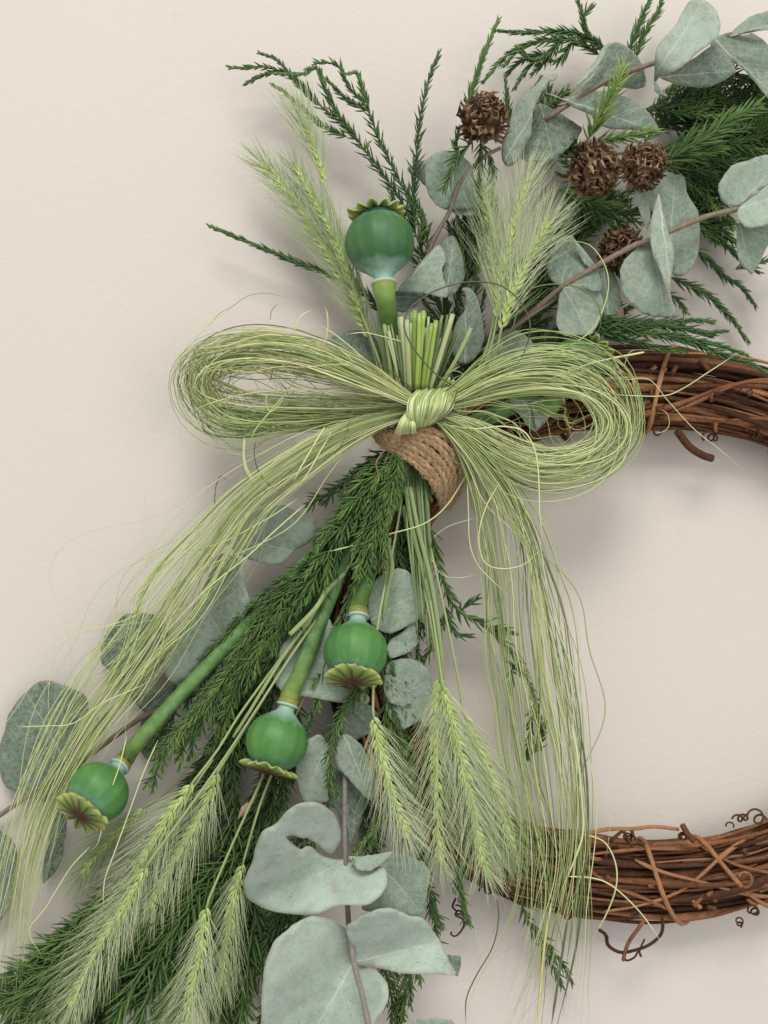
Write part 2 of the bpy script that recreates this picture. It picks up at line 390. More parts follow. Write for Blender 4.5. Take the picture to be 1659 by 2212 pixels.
loose(8, [(1350, 960, 14), (1330, 1010, 14), (1355, 1040, 13), (1345, 1060, 13), (1395, 1090, 12), (1390, 1140, 12), (1350, 1185, 12), (1320, 1175, 12), (1325, 1160, 12)], 2.4, 2, .2)
for i in range(26):
    th = rng.choice([rng.uniform(-.1, .55), rng.uniform(2.6, 3.5)]); ph = rng.uniform(.5, 2.6)
    a = ring_path(np.array([th]), 84, ph)[0]; b = ring_path(np.array([th + rng.uniform(-.05, .05)]), 101, ph + rng.uniform(-.15, .15))[0]
    g = Geo(); g.tubes(np.linspace(a, b, 4), np.array([6, 5, 4.5, 5]) * S, 6, v=rng.uniform(.2, .9)); part('vine_node', g, M_TWIG, ring)

# ================================================================ eucalyptus
def in_poly(pt, poly):
    x, y = pt; n = len(poly); c = False; j = n - 1
    for i in range(n):
        xi, yi = poly[i]; xj, yj = poly[j]
        if (yi > y) != (yj > y) and x < (xj - xi) * (y - yi) / (yj - yi) + xi: c = not c
        j = i
    return c
LEAFN = [0]
HOFF = [0]
def leaf(parent, f, outline, h, tone, tilt=(0, 0), cup=0, base=None, tip=None, wave=1.2, fold=1.0, name='leaf', label=None, mat=None, roll=None):
    """h mm at the leaf's centre; tilt = mm per 100 units in x and y; cup = mm of bowl at the rim; roll=(x0,y0,dx,dy,mm) curls one side"""
    h = h + HOFF[0]; LEAFN[0] += 1; r = random.Random(LEAFN[0] * 13 + 5)
    ol = closed_spline(P(f, outline), 5)
    # slight unevenness of the rim
    n = len(ol); ph = [r.uniform(0, 6.28) for _ in range(3)]
    cen = ol.mean(0); d = ol - cen; dl = np.linalg.norm(d, axis=1, keepdims=True)
    tt = np.arange(n) / n * 6.283
    ol = ol + d / dl * (0.9 * np.sin(7 * tt + ph[0]) + .6 * np.sin(17 * tt + ph[1]) + .4 * np.sin(31 * tt + ph[2]))[:, None]
    size = dl.max()
    step = max(7.0, size / 11)
    lo, hi = ol.min(0), ol.max(0)
    pts = [Vector(p) for p in ol]; poly = [tuple(p) for p in ol]
    yy = lo[1]
    row = 0
    while yy < hi[1]:
        xx = lo[0] + (step / 2 if row % 2 else 0)
        while xx < hi[0]:
            if in_poly((xx, yy), poly):
                dd = np.min(np.linalg.norm(ol - np.array([xx, yy]), axis=1))
                if dd > step * .42: pts.append(Vector((xx + r.uniform(-.1, .1) * step, yy + r.uniform(-.1, .1) * step)))
            xx += step
        yy += step * .866; row += 1
    # a ring of points just inside the rim keeps the rim colour narrow
    vo, ed, fa, *_ = delaunay_2d_cdt(pts, [(i, (i + 1) % n) for i in range(n)], [list(range(n))], 1, 1e-5)
    V = np.array([tuple(v) for v in vo])
    b = np.array(P(f, [base])[0], float) if base else ol[0]
    tp = np.array(P(f, [tip])[0], float) if tip else ol[np.argmax(np.linalg.norm(ol - b, axis=1))]
    ax = tp - b; L = np.linalg.norm(ax) + 1e-6; ax /= L; pr = np.array([-ax[1], ax[0]])
    uu = (V - b) @ ax / L; vv = (V - b) @ pr / L
    q = (V - cen) / 100.0; rr = ((V - cen) ** 2).sum(1) / size ** 2
    H = h + tilt[0] * q[:, 0] + tilt[1] * q[:, 1] - cup * (rr - .5) 
    H = H + 1.1 * wave * (np.sin(q[:, 0] * 3.1 + ph[0]) * np.cos(q[:, 1] * 2.7 + ph[1]) + .5 * np.sin((q[:, 0] + q[:, 1]) * 5 + ph[2]))
    H = H + (np.sqrt(vv ** 2 + .0016) - .2) * np.clip(size / 70, .3, 1.6) * 7.0 * fold * (1 if cup >= 0 else -1) + .5 * np.clip(size / 80, 0, 1) * np.cos(uu * 26 - np.abs(vv) * 30) * np.clip(.5 - np.abs(vv), 0, 1)
    if roll:
        for rl in (roll if isinstance(roll[0], (tuple, list)) else [roll]):
            p0 = np.array(P(f, [rl[:2]])[0]); dr = np.array(rl[2:4], float); dr /= np.linalg.norm(dr)
            s = np.clip((V - p0) @ dr / 30.0, 0, None); H = H + rl[4] * s ** 1.6
    edge = np.array([np.min(np.linalg.norm(ol - v, axis=1)) for v in V]) / size
    top = W(np.c_[V, H]); bot = W(np.c_[V, H - .35]); m = len(V)
    F = [list(x) for x in fa]
    tri = []; 
    for x in F:
        for j in range(1, len(x) - 1): tri.append((x[0], x[j], x[j + 1]))
    tri = np.array(tri)
    # orient toward the camera (-Y)
    e1 = top[tri[:, 1]] - top[tri[:, 0]]; e2 = top[tri[:, 2]] - top[tri[:, 0]]
    flip = np.cross(e1, e2)[:, 1] > 0
    tri[flip] = tri[flip][:, ::-1]
    # rim edges belong to one triangle only
    cnt = {}
    for t in tri:
        for a, c in ((t[0], t[1]), (t[1], t[2]), (t[2], t[0])): cnt.setdefault((min(a, c), max(a, c)), []).append((a, c))
    rim = [v[0] for v in cnt.values() if len(v) == 1]
    quads = np.array([(c, a, a + m, c + m) for a, c in rim])
    g = Geo()
    g.add(np.vstack([top, bot]), quads, np.vstack([tri, tri[:, ::-1] + m]), v=tone, t=np.r_[uu, uu], k=np.r_[edge, edge])
    me = g.mesh(name, mat or M_LEAF, wloc(parent))
    at = me.attributes.new('w', 'FLOAT', 'POINT'); at.data.foreach_set('value', np.r_[vv, vv].astype(np.float32))
    return link(name, me, parent, label=label)
def estem(parent, f, pts, r0, r1, mat=None, name='stem'):
    p = np.array(P(f, pts), float); p[:, 2] += HOFF[0]; p = W(spline(p, 30)); n = len(p); s = np.linspace(0, 1, n)
    ra = (r0 + (r1 - r0) * s) * S * (1 + .06 * np.sin(s * 50))
    g = Geo(); g.tubes(p, ra, 8, v=.5); return part(name, g, mat or M_ESTEM, parent)
def esprig(label, x, y, h): return thing('eucalyptus_sprig', label, 'eucalyptus', W1(x, y, h), 'eucalyptus sprigs in the wreath')

# --- top right, long branch rising to the corner
e = esprig('large grey-green eucalyptus sprig with folded leaves reaching into the top right corner', 1240, 225, 45)
estem(e, 2, [(560, 590, 34), (700, 500, 40), (860, 400, 44), (980, 350, 46), (1100, 310, 48), (1250, 250, 46), (1480, 170, 44), (1700, 120, 42)], 5, 5.5)
leaf(e, 2, [(1275, 5), (1330, -5), (1385, 30), (1425, 110), (1410, 185), (1340, 240), (1260, 310), (1180, 360), (1120, 385), (1098, 420), (1098, 340), (1110, 240), (1150, 180), (1200, 130), (1235, 60)], 62, .72, (2, -3), 3, (1105, 360), (1340, 10), roll=(1180, 330, -1, 1, -5))
leaf(e, 2, [(1115, 375), (1200, 350), (1290, 290), (1385, 225), (1440, 262), (1500, 340), (1490, 365), (1400, 420), (1290, 432), (1200, 415)], 49, .34, (0, -6), -3, (1120, 380), (1490, 350))
leaf(e, 2, [(1098, 400), (1112, 412), (1130, 440), (1165, 475), (1130, 470), (1100, 450)], 54, .25, (0, 0), 0, wave=.3)
leaf(e, 2, [(1375, 235), (1410, 180), (1470, 165), (1540, 172), (1600, 170), (1680, 260), (1720, 500), (1659, 485), (1590, 400), (1520, 330), (1430, 285)], 46, .42, (-6, 8), -5, (1400, 200), (1690, 470), roll=(1480, 320, -1, 1, 4))
leaf(e, 2, [(1465, 182), (1530, 110), (1600, 70), (1680, 50), (1760, 60), (1780, 160), (1700, 150), (1600, 152), (1530, 165)], 62, .62, (2, -4), 2, (1465, 182), (1760, 90))
leaf(e, 2, [(845, 235), (890, 210), (950, 222), (1010, 270), (1040, 330), (1058, 390), (1050, 425), (1000, 440), (920, 430), (850, 425), (770, 450), (700, 485), (670, 490), (700, 450), (780, 390), (825, 320)], 40, .20, (3, 0), -4, (690, 480), (1040, 330))
leaf(e, 2, [(870, 215), (920, 211), (890, 222), (862, 250), (840, 300), (800, 360), (750, 405), (700, 440), (680, 462), (690, 440), (730, 380), (800, 310), (835, 245)], 50, .6, (0, 3), 2, (690, 455), (900, 215), wave=.4)
leaf(e, 2, [(560, 460), (640, 490), (700, 530), (770, 560), (800, 590), (850, 625), (900, 640), (1000, 640), (1110, 660), (1118, 630), (1080, 570), (1040, 520), (960, 480), (870, 450), (760, 450), (660, 488), (600, 465)], 44, .40, (0, 4), 3, (600, 470), (1110, 650))
leaf(e, 2, [(618, 362), (560, 380), (500, 430), (440, 480), (400, 560), (370, 640), (350, 700), (345, 780), (370, 820), (420, 800), (450, 740), (490, 660), (500, 560), (540, 460), (575, 410), (612, 392)], 44, .56, (5, -3), 3, (360, 790), (610, 375), roll=(480, 600, 1, .4, -2))
leaf(e, 2, [(545, 510), (600, 540), (700, 600), (740, 640), (700, 700), (640, 760), (600, 790), (540, 800), (450, 790), (430, 740), (490, 670), (500, 590), (515, 530)], 33, .16, (0, 3), -3, (540, 520), (600, 780))
# --- right-hand branch
e = esprig('pale eucalyptus sprig with paired round leaves at the right edge below the cones', 1480, 510, 50)
estem(e, 2, [(380, 1640, 30), (520, 1520, 38), (640, 1420, 44), (800, 1320, 50), (1000, 1210, 54), (1085, 1185, 54), (1200, 1130, 52), (1350, 1070, 52), (1510, 1030, 54), (1600, 1010, 54)], 6, 5.5)
leaf(e, 2, [(1150, 850), (1200, 858), (1245, 875), (1265, 960), (1310, 1040), (1325, 1150), (1310, 1260), (1270, 1340), (1220, 1365), (1180, 1340), (1165, 1240), (1120, 1100), (1050, 1010), (990, 930), (1060, 905)], 38, .48, (0, 0), 3, (1180, 1150), (1200, 860))
leaf(e, 2, [(985, 925), (1040, 960), (1075, 1020), (1077, 1090), (1060, 1130), (1030, 1060), (1010, 990)], 52, .6, (-4, 0), 1, (1060, 1130), (985, 925), wave=.3)
leaf(e, 2, [(1080, 1190), (1040, 1200), (960, 1270), (930, 1340), (935, 1420), (970, 1490), (1040, 1545), (1120, 1565), (1195, 1562), (1200, 1520), (1175, 1440), (1150, 1310), (1110, 1220)], 52, .52, (2, -2), 3, (1085, 1200), (1150, 1550))
leaf(e, 2, [(1122, 960), (1140, 1040), (1165, 1140), (1190, 1210), (1193, 1300), (1178, 1400), (1180, 1480), (1197, 1530), (1160, 1440), (1125, 1330), (1085, 1240), (1078, 1120), (1100, 1010)], 63, .64, (-5, 0), 2, (1122, 965), (1195, 1525), wave=.5)
leaf(e, 2, [(1659, 765), (1560, 790), (1480, 820), (1425, 890), (1415, 950), (1440, 1000), (1505, 1020), (1580, 970), (1680, 900), (1790, 860), (1780, 790)], 58, .66, (3, -2), 3, (1510, 1020), (1720, 800))
leaf(e, 2, [(1680, 900), (1590, 970), (1510, 1030), (1515, 1090), (1560, 1125), (1620, 1120), (1690, 1090), (1780, 1000), (1770, 900)], 60, .70, (2, 2), 3, (1510, 1030), (1780, 950))
leaf(e, 2, [(1515, 1100), (1505, 1180), (1510, 1270), (1550, 1330), (1580, 1352), (1610, 1310), (1640, 1250), (1665, 1190), (1690, 1110), (1600, 1105)], 48, .50, (0, -3), 2, (1520, 1110), (1580, 1350))
leaf(e, 2, [(570, 1330), (600, 1230), (630, 1180), (685, 1160), (720, 1200), (800, 1300), (838, 1390), (822, 1440), (740, 1425), (650, 1418), (590, 1380)], 44, .40, (0, 3), 2, (640, 1400), (690, 1165))
leaf(e, 2, [(645, 1425), (720, 1400), (800, 1405), (845, 1480), (832, 1580), (780, 1650), (700, 1655), (640, 1650), (615, 1580), (625, 1490)], 48, .52, (4, 0), -4, (650, 1425), (780, 1650))
leaf(e, 2, [(680, 1160), (730, 1205), (800, 1300), (805, 1320), (760, 1310), (720, 1240), (690, 1180)], 50, .45, (0, 0), 0, wave=.2)
leaf(e, 2, [(840, 1330), (900, 1350), (930, 1440), (935, 1540), (915, 1640), (890, 1680), (850, 1670), (845, 1560), (835, 1450)], 36, .45, (0, 0), 2, (850, 1340), (890, 1680))
leaf(e, 2, [(935, 1510), (950, 1550), (945, 1600), (925, 1640), (905, 1670), (900, 1610), (915, 1560)], 38, .9, wave=.2, mat=M_BROWNLEAF, label='pinkish dried leaf tip')
# --- short pieces around the poppy and behind the bow
e = esprig('eucalyptus sprig with round leaves beside the top cone and upright poppy head', 960, 480, 36)
estem(e, 2, [(-100, 1500, 26), (0, 1210, 34), (50, 1110, 38), (90, 1040, 40), (140, 900, 42), (250, 780, 44), (340, 730, 44)], 5, 4)
leaf(e, 2, [(60, 742), (130, 755), (190, 810), (215, 880), (240, 960), (230, 1010), (140, 1035), (60, 1030), (0, 990), (-30, 900), (-32, 820), (0, 765)], 42, .42, (0, -4), 3, (100, 1030), (60, 745))
leaf(e, 1, [(1430, 890), (1500, 850), (1590, 830), (1600, 900), (1580, 1030), (1540, 1000), (1500, 960), (1450, 925)], 33, .40, (0, 0), 1, (1440, 890))
leaf(e, 2, [(80, 1020), (160, 1020), (240, 1000), (230, 1060), (150, 1062), (95, 1045)], 36, .35, (0, 3), 0, wave=.3)
leaf(e, 0, [(860, 628), (890, 590), (925, 548), (950, 530), (962, 560), (955, 590), (968, 640), (930, 637), (890, 632)], 46, .56, (4, 0), 2, (860, 628), (950, 530))
leaf(e, 0, [(948, 535), (980, 510), (1000, 560), (1003, 600), (985, 630), (966, 640), (956, 600), (955, 560)], 40, .30, (-6, 0), -2, (965, 640), (980, 510))
leaf(e, 0, [(845, 640), (870, 625), (905, 640), (900, 660), (870, 675), (845, 665)], 32, .25, (0, 0), 0)
e = esprig('dull green eucalyptus sprig tucked behind the knot and cut stalks', 1020, 760, 40)
estem(e, 0, [(930, 860, 36), (985, 790, 38), (1060, 745, 38), (1120, 700, 38), (1210, 640, 40)], 3.5, 3)
leaf(e, 0, [(998, 624), (1020, 625), (1035, 660), (1045, 710), (1037, 760), (1010, 785), (985, 780), (973, 740), (985, 700), (1004, 668), (1006, 640)], 44, .36, (6, 0), 3, (1005, 785), (1005, 625), roll=(1000, 690, -1, 0, -3))
leaf(e, 0, [(1075, 722), (1110, 710), (1150, 740), (1165, 785), (1110, 805), (1060, 795), (1043, 758)], 38, .42, (0, 3), 3, (1110, 805), (1080, 720))
leaf(e, 0, [(705, 745), (722, 724), (755, 714), (792, 716), (815, 735), (832, 790), (850, 832), (800, 812), (760, 785)], 24, .36, (3, 0), 3, (845, 830), (725, 725))
leaf(e, 0, [(1100, 862), (1150, 866), (1192, 862), (1186, 900), (1155, 932), (1130, 908)], 50, .45, (0, 0), 2, (1140, 862), (1155, 930))
leaf(e, 0, [(1150, 870), (1180, 862), (1186, 895), (1170, 915), (1158, 925)], 53, .5, (0, 0), 0, wave=.2)
# --- left lower branch
e = esprig('dark eucalyptus branch with large grey leaves at left behind the long bow tail', 330, 1480, 16)
estem(e, 5, [(1500, 900, 22), (1200, 1080, 22), (960, 1200, 20), (780, 1275, 18), (600, 1400, 16), (440, 1520, 14), (250, 1640, 12), (0, 1810, 10), (-80, 1880, 10)], 6, 5)
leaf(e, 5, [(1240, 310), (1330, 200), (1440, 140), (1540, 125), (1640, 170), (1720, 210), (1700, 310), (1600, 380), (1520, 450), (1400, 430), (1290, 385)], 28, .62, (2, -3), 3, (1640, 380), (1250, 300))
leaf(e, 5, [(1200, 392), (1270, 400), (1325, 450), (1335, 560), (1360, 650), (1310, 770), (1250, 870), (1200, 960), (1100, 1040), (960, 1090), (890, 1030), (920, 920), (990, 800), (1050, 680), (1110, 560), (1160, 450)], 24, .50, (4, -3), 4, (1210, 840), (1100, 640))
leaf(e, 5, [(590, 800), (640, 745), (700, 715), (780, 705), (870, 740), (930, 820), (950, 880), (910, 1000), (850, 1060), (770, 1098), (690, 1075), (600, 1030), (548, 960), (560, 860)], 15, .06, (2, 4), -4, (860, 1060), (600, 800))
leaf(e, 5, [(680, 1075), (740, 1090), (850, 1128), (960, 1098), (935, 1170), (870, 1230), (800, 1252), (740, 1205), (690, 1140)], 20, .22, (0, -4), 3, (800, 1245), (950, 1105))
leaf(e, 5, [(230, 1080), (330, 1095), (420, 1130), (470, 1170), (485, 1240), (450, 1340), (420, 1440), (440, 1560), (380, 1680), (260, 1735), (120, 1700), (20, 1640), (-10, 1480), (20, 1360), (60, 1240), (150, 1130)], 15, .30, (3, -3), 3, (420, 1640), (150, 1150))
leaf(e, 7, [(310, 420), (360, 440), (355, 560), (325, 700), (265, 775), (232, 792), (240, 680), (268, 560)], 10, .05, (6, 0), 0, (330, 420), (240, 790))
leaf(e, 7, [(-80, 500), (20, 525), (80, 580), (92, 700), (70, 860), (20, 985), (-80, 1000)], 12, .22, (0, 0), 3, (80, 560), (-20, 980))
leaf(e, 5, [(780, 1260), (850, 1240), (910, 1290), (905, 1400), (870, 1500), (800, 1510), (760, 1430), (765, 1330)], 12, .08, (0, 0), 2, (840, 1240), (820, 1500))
# --- middle leaves
HOFF[0] = 17
e = esprig('muted eucalyptus sprig with round leaves behind the two central poppy heads', 800, 1400, 26)
estem(e, 6, [(760, 100, 22), (700, 400, 24), (620, 700, 24), (560, 950, 28), (545, 1010, 30)], 4, 5, M_PALEWOOD)
leaf(e, 6, [(640, 420), (700, 385), (760, 375), (812, 420), (850, 480), (856, 550), (822, 600), (740, 645), (680, 655), (620, 610), (605, 510)], 30, .58, (3, 0), 3, (620, 600), (840, 470))
leaf(e, 6, [(700, 690), (750, 655), (798, 612), (815, 645), (826, 700), (782, 740), (710, 765), (690, 730)], 27, .58, (0, 0), 2, (700, 700), (825, 700))
leaf(e, 6, [(690, 795), (750, 768), (830, 780), (880, 840), (888, 920), (862, 1000), (810, 1050), (750, 1075), (700, 1020), (680, 920)], 25, .56, (0, 0), 3, (690, 960), (880, 860))
leaf(e, 6, [(680, 840), (750, 862), (790, 930), (796, 965), (730, 970), (685, 930)], 30, .5, (2, -2), 1, (690, 850), (796, 965))
leaf(e, 6, [(205, 870), (200, 820), (230, 720), (290, 650), (400, 570), (460, 640), (450, 800), (480, 880), (600, 920), (595, 965), (400, 945), (330, 932), (240, 918)], 27, .60, (0, 0), 3, (590, 950), (280, 660))
leaf(e, 6, [(220, 570), (260, 500), (320, 450), (390, 400), (402, 480), (360, 560), (300, 640), (240, 680), (222, 640)], 24, .14, (4, 0), -3, (390, 400), (230, 670))
leaf(e, 6, [(296, 520), (312, 535), (318, 560), (300, 590), (292, 560)], 29, .4, wave=.2, name='leaf')
leaf(e, 6, [(376, 285), (430, 240), (512, 208), (522, 240), (482, 295), (425, 322)], 30, .48, (0, 0), 1, (420, 320), (515, 210))
leaf(e, 6, [(405, 420), (470, 355), (492, 370), (475, 440), (430, 490)], 27, .42, (0, 0), 1)
leaf(e, 6, [(500, 950), (560, 950), (640, 990), (650, 1060), (560, 1120), (500, 1100)], 22, .30, (0, 0), 1)
# --- front column of pale leaves
HOFF[0] = 6
e = esprig('pale silvery eucalyptus branch with big heart shaped leaves, front and bottom centre', 745, 1870, 48)
estem(e, 8, [(690, -200, 30), (690, 100, 38), (690, 260, 44), (688, 500, 48), (695, 720, 50), (705, 900, 49), (712, 1100, 52), (745, 1350, 66), (785, 1500, 74), (830, 1707, 80), (860, 1850, 84)], 5, 6, M_PALEWOOD)
leaf(e, 8, [(540, -10), (590, 40), (605, 120), (590, 200), (580, 280), (590, 380), (520, 397), (450, 390), (415, 300), (398, 200), (405, 100), (450, 35)], 46, .60, (4, 0), 3, (590, 30), (450, 380))
leaf(e, 8, [(640, 10), (700, -12), (770, 30), (810, 90), (850, 170), (880, 290), (845, 378), (780, 330), (730, 270), (680, 220), (640, 160), (625, 80)], 48, .52, (-2, 0), 3, (690, 0), (845, 375))
leaf(e, 8, [(565, 180), (640, 190), (690, 230), (760, 300), (835, 370), (800, 450), (755, 560), (720, 640), (680, 560), (640, 440), (575, 385)], 34, .22, (0, 0), -2, (690, 230), (720, 640))
leaf(e, 8, [(690, 733), (650, 731), (595, 722), (540, 702), (505, 664), (462, 650), (430, 666), (400, 652), (345, 602), (380, 588), (430, 602), (470, 602), (530, 642), (600, 695), (640, 660), (668, 600), (660, 540), (630, 460), (560, 405), (460, 390), (360, 430), (290, 510), (200, 560), (165, 640), (140, 740), (100, 840), (95, 900), (110, 960), (230, 1030), (400, 1060), (530, 1050), (640, 1005), (800, 1003), (880, 970), (935, 900), (940, 820), (910, 770), (840, 790), (770, 768)], 55, .80, (0, -2), 3, (695, 735), (340, 910), fold=4.0, label='large pale leaf with a torn notch above')
leaf(e, 8, [(714, 715), (760, 712), (800, 710), (870, 700), (980, 685), (920, 745), (860, 790), (800, 800), (750, 775)], 62, .62, (0, 0), 1, (716, 715), (980, 686), wave=.4)
leaf(e, 8, [(980, 685), (1040, 688), (1110, 730), (1160, 745), (1196, 810), (1190, 890), (1170, 980), (1140, 1062), (1060, 1062), (940, 1045), (820, 1040), (795, 1005), (870, 940), (900, 860), (880, 780), (930, 735)], 47, .55, (2, 2), 3, (900, 760), (1150, 1050))
leaf(e, 8, [(738, 1345), (870, 1385), (935, 1450), (950, 1510), (930, 1610), (870, 1700), (840, 1800), (650, 1870), (400, 1870), (220, 1780), (195, 1650), (197, 1500), (215, 1370), (265, 1230), (340, 1150), (430, 1090), (520, 1068), (620, 1090), (690, 1140), (728, 1230), (738, 1310)], 55, .78, (-1, 3), 4, (740, 1345), (450, 1850), fold=5.0)
leaf(e, 8, [(695, 1150), (740, 1095), (830, 1045), (940, 1018), (1020, 1035), (1080, 1066), (1160, 1080), (1220, 1160), (1280, 1260), (1320, 1350), (1348, 1412), (1240, 1415), (1080, 1410), (930, 1385), (840, 1360), (748, 1345), (732, 1250)], 60, .76, (-2, -3), 3, (750, 1340), (1250, 1220), fold=4.0)
leaf(e, 8, [(1290, 1303), (1330, 1298), (1375, 1302), (1381, 1340), (1362, 1420), (1330, 1400)], 50, .25, (0, 0), 1, wave=.3)
leaf(e, 8, [(1020, 1712), (1140, 1677), (1290, 1675), (1350, 1712), (1355, 1800), (1040, 1800)], 56, .62, (0, 0), 2)
leaf(e, 8, [(1090, 390), (1150, 470), (1182, 545), (1150, 585), (1095, 545), (1060, 460)], 30, .4, (0, 0), 1)
HOFF[0] = 0
# ================================================================ conifer sprigs
def add_shoot(g, wp, nl, ang, spacing, shade, wr=.9, rankpow=1.0, tipfac=.45):
    """wp (K,3) world points of a shoot; nl needle length (layout units)"""
    L = np.r_[0, np.cumsum(np.linalg.norm(np.diff(wp, axis=0), axis=1))]; tot = L[-1]
    n = max(6, int(tot / (spacing * S)))
    s = np.linspace(0.01, .995, n) * tot
    c = np.stack([np.interp(s, L, wp[:, k]) for k in range(3)], 1)
    T = np.gradient(wp, axis=0); T /= np.linalg.norm(T, axis=1, keepdims=True)
    t = np.stack([np.interp(s, L, T[:, k]) for k in range(3)], 1); t /= np.linalg.norm(t, axis=1, keepdims=True)
    N = np.cross(t, np.array([0.1, 1, .1])); N /= np.linalg.norm(N, axis=1, keepdims=True); B = np.cross(t, N)
    phi = np.arange(n) * 2.399 + rng.uniform(-.25, .25, n)
    rad = np.cos(phi)[:, None] * N + np.sin(phi)[:, None] * B
    u = s / tot
    ln = nl * S * (1 - (1 - tipfac) * u ** 1.6) * rng.uniform(.6, 1.2, n)
    a0 = 1.12 * ang * (1 - .35 * u) * rng.uniform(.6, 1.35, n)
    K = 4; q = np.linspace(0, 1, K)
    d0 = t * np.cos(a0)[:, None] + rad * np.sin(a0)[:, None]
    a1 = a0 * .80
    d1 = t * np.cos(a1)[:, None] + rad * np.sin(a1)[:, None]
    pts = c[:, None, :] + ln[:, None, None] * (d0[:, None, :] * (q - q ** 2 / 2)[None, :, None] * 1.15 + d1[:, None, :] * (q ** 2 / 2)[None, :, None] * 1.15)
    rr = wr * 1.25 * S * np.array([1.2, 1.4, 1.1, .12])[None, :] * np.ones((n, 1))
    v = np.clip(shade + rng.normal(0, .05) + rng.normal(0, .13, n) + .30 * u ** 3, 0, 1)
    g.tubes(pts, rr, 3, v=v, cap=False)
    g.tubes(wp, np.linspace(1.5, .7, len(wp)) * S, 4, v=shade, k=.35, cap=False)
def cone_sprig(label, root):
    return thing('conifer_sprig', label, 'conifer sprig', W1(*root), 'conifer sprigs in the wreath')
def shoot(parent, f, pts, nl, ang=.42, sp=2.3, shade=.4, wr=1.0, tipfac=.45, name='shoot'):
    q = spline(P(f, pts), max(10, int(6 * len(pts))))
    g = Geo(); add_shoot(g, W(q), nl, ang, sp, shade, wr, tipfac=tipfac); part(name, g, M_NEEDLE, parent)
def branch(parent, f, pts, side_len, n, ang=.55, nl=22, shade=.4, sp=2.6, wr=1.0, droop=.0, hs=5, na=.42, start=.12):
    """a main shoot with alternating side shoots that curve back toward its direction"""
    q = spline(P(f, pts), 40); g = Geo(); add_shoot(g, W(q), nl, na, sp, shade, wr); part('shoot', g, M_NEEDLE, parent)
    for i in range(n):
        u = start + (1 - start) * (i + rng.uniform(.2, .8)) / n; k = int(u * 38)
        d = q[min(k + 1, 39)] - q[k]; d = d[:2] / (np.linalg.norm(d[:2]) + 1e-6)
        sg = 1 if i % 2 else -1; a = sg * ang * rng.uniform(.75, 1.2)
        L = side_len * (1 - .55 * u) * rng.uniform(.7, 1.15); m = 12; s = np.linspace(0, 1, m)
        aa = a * (1 - .65 * s); step = L / (m - 1)
        dx = d[0] * np.cos(aa) - d[1] * np.sin(aa); dy = d[0] * np.sin(aa) + d[1] * np.cos(aa) + droop * s
        x = q[k, 0] + np.r_[0, np.cumsum(dx[:-1])] * step; y = q[k, 1] + np.r_[0, np.cumsum(dy[:-1])] * step
        h = np.clip(q[k, 2] + hs * rng.uniform(-.6, 1.0) * np.sin(s * 1.9), 3, 90)
        g = Geo(); add_shoot(g, W(np.stack([x, y, h], 1)), nl * .92, na, sp, np.clip(shade + rng.normal(0, .08), 0, 1), wr * .95)
        part('shoot', g, M_NEEDLE, parent)

# --- upper left
c = cone_sprig('dark green sprig arching up and left with drooping tips above the barley ears', (905, 510, 34))
kw = dict(nl=31, ang=.60, sp=3.6, shade=.18, wr=1.3, tipfac=.5)
shoot(c, 1, [(1490, 1330, 34), (1420, 1150, 34), (1330, 1000, 33), (1200, 820, 31), (1050, 640, 29), (870, 480, 28), (730, 330, 27), (560, 260, 26), (430, 262, 26), (320, 262, 26)], **kw)
shoot(c, 1, [(600, 285, 26), (500, 320, 27), (420, 365, 28)], nl=18, ang=.5, sp=2.2, shade=.3, wr=1.4)
shoot(c, 1, [(1050, 690, 29), (900, 620, 27), (750, 490, 26), (670, 420, 25), (590, 370, 25)], nl=22, ang=.5, sp=2.3, shade=.28, wr=1.4)
shoot(c, 1, [(850, 470, 28), (760, 370, 30), (680, 280, 31), (610, 210, 31), (515, 172, 31)], nl=21, ang=.5, sp=2.3, shade=.28, wr=1.4)
shoot(c, 1, [(1120, 710, 30), (1000, 560, 33), (920, 400, 35), (870, 270, 36), (770, 300, 36), (610, 300, 35)], nl=24, ang=.5, sp=2.3, shade=.25, wr=1.45)
shoot(c, 1, [(1180, 770, 34), (1180, 740, 36), (1200, 722, 37)], nl=8, ang=.5, sp=1.6, shade=.8, wr=1.3)
c = cone_sprig('dark green two pronged sprig rising behind the upright poppy head', (905, 500, 40))
shoot(c, 1, [(1480, 1260, 38), (1440, 1080, 38), (1370, 950, 38), (1250, 700, 37), (1180, 520, 36), (1060, 370, 36), (1000, 250, 36), (940, 232, 36), (860, 230, 36)], **kw)
shoot(c, 1, [(1170, 530, 36), (1090, 480, 34), (1020, 430, 33), (930, 335, 33)], nl=21, ang=.5, sp=2.3, shade=.28, wr=1.4)
shoot(c, 1, [(1190, 510, 36), (1150, 400, 38), (1120, 300, 40), (1060, 300, 41)], nl=21, ang=.5, sp=2.3, shade=.32, wr=1.4)
c = cone_sprig('single upright dark green sprig with light tip above the poppy crown', (895, 500, 36))
shoot(c, 1, [(1465, 1290, 36), (1465, 1100, 36), (1480, 900, 36), (1510, 570, 35), (1560, 350, 34), (1625, 175, 33)], **kw)
shoot(c, 1, [(1420, 1330, 34), (1380, 1150, 34), (1330, 1050, 34)], **kw)
shoot(c, 1, [(1500, 1350, 32), (1520, 1200, 32), (1480, 1100, 32)], **kw)
shoot(c, 1, [(1560, 1400, 28), (1540, 1250, 28), (1500, 1150, 28)], **kw)
c = cone_sprig('lone dark sprig sticking out left over the bare wall above the bow', (815, 720, 24))
shoot(c, 1, [(1290, 1800, 26), (1150, 1650, 26), (1050, 1590, 25), (940, 1545, 24), (740, 1470, 23), (520, 1380, 22), (350, 1310, 22), (200, 1250, 22)], nl=27, ang=.5, sp=2.5, shade=.15, wr=1.5)
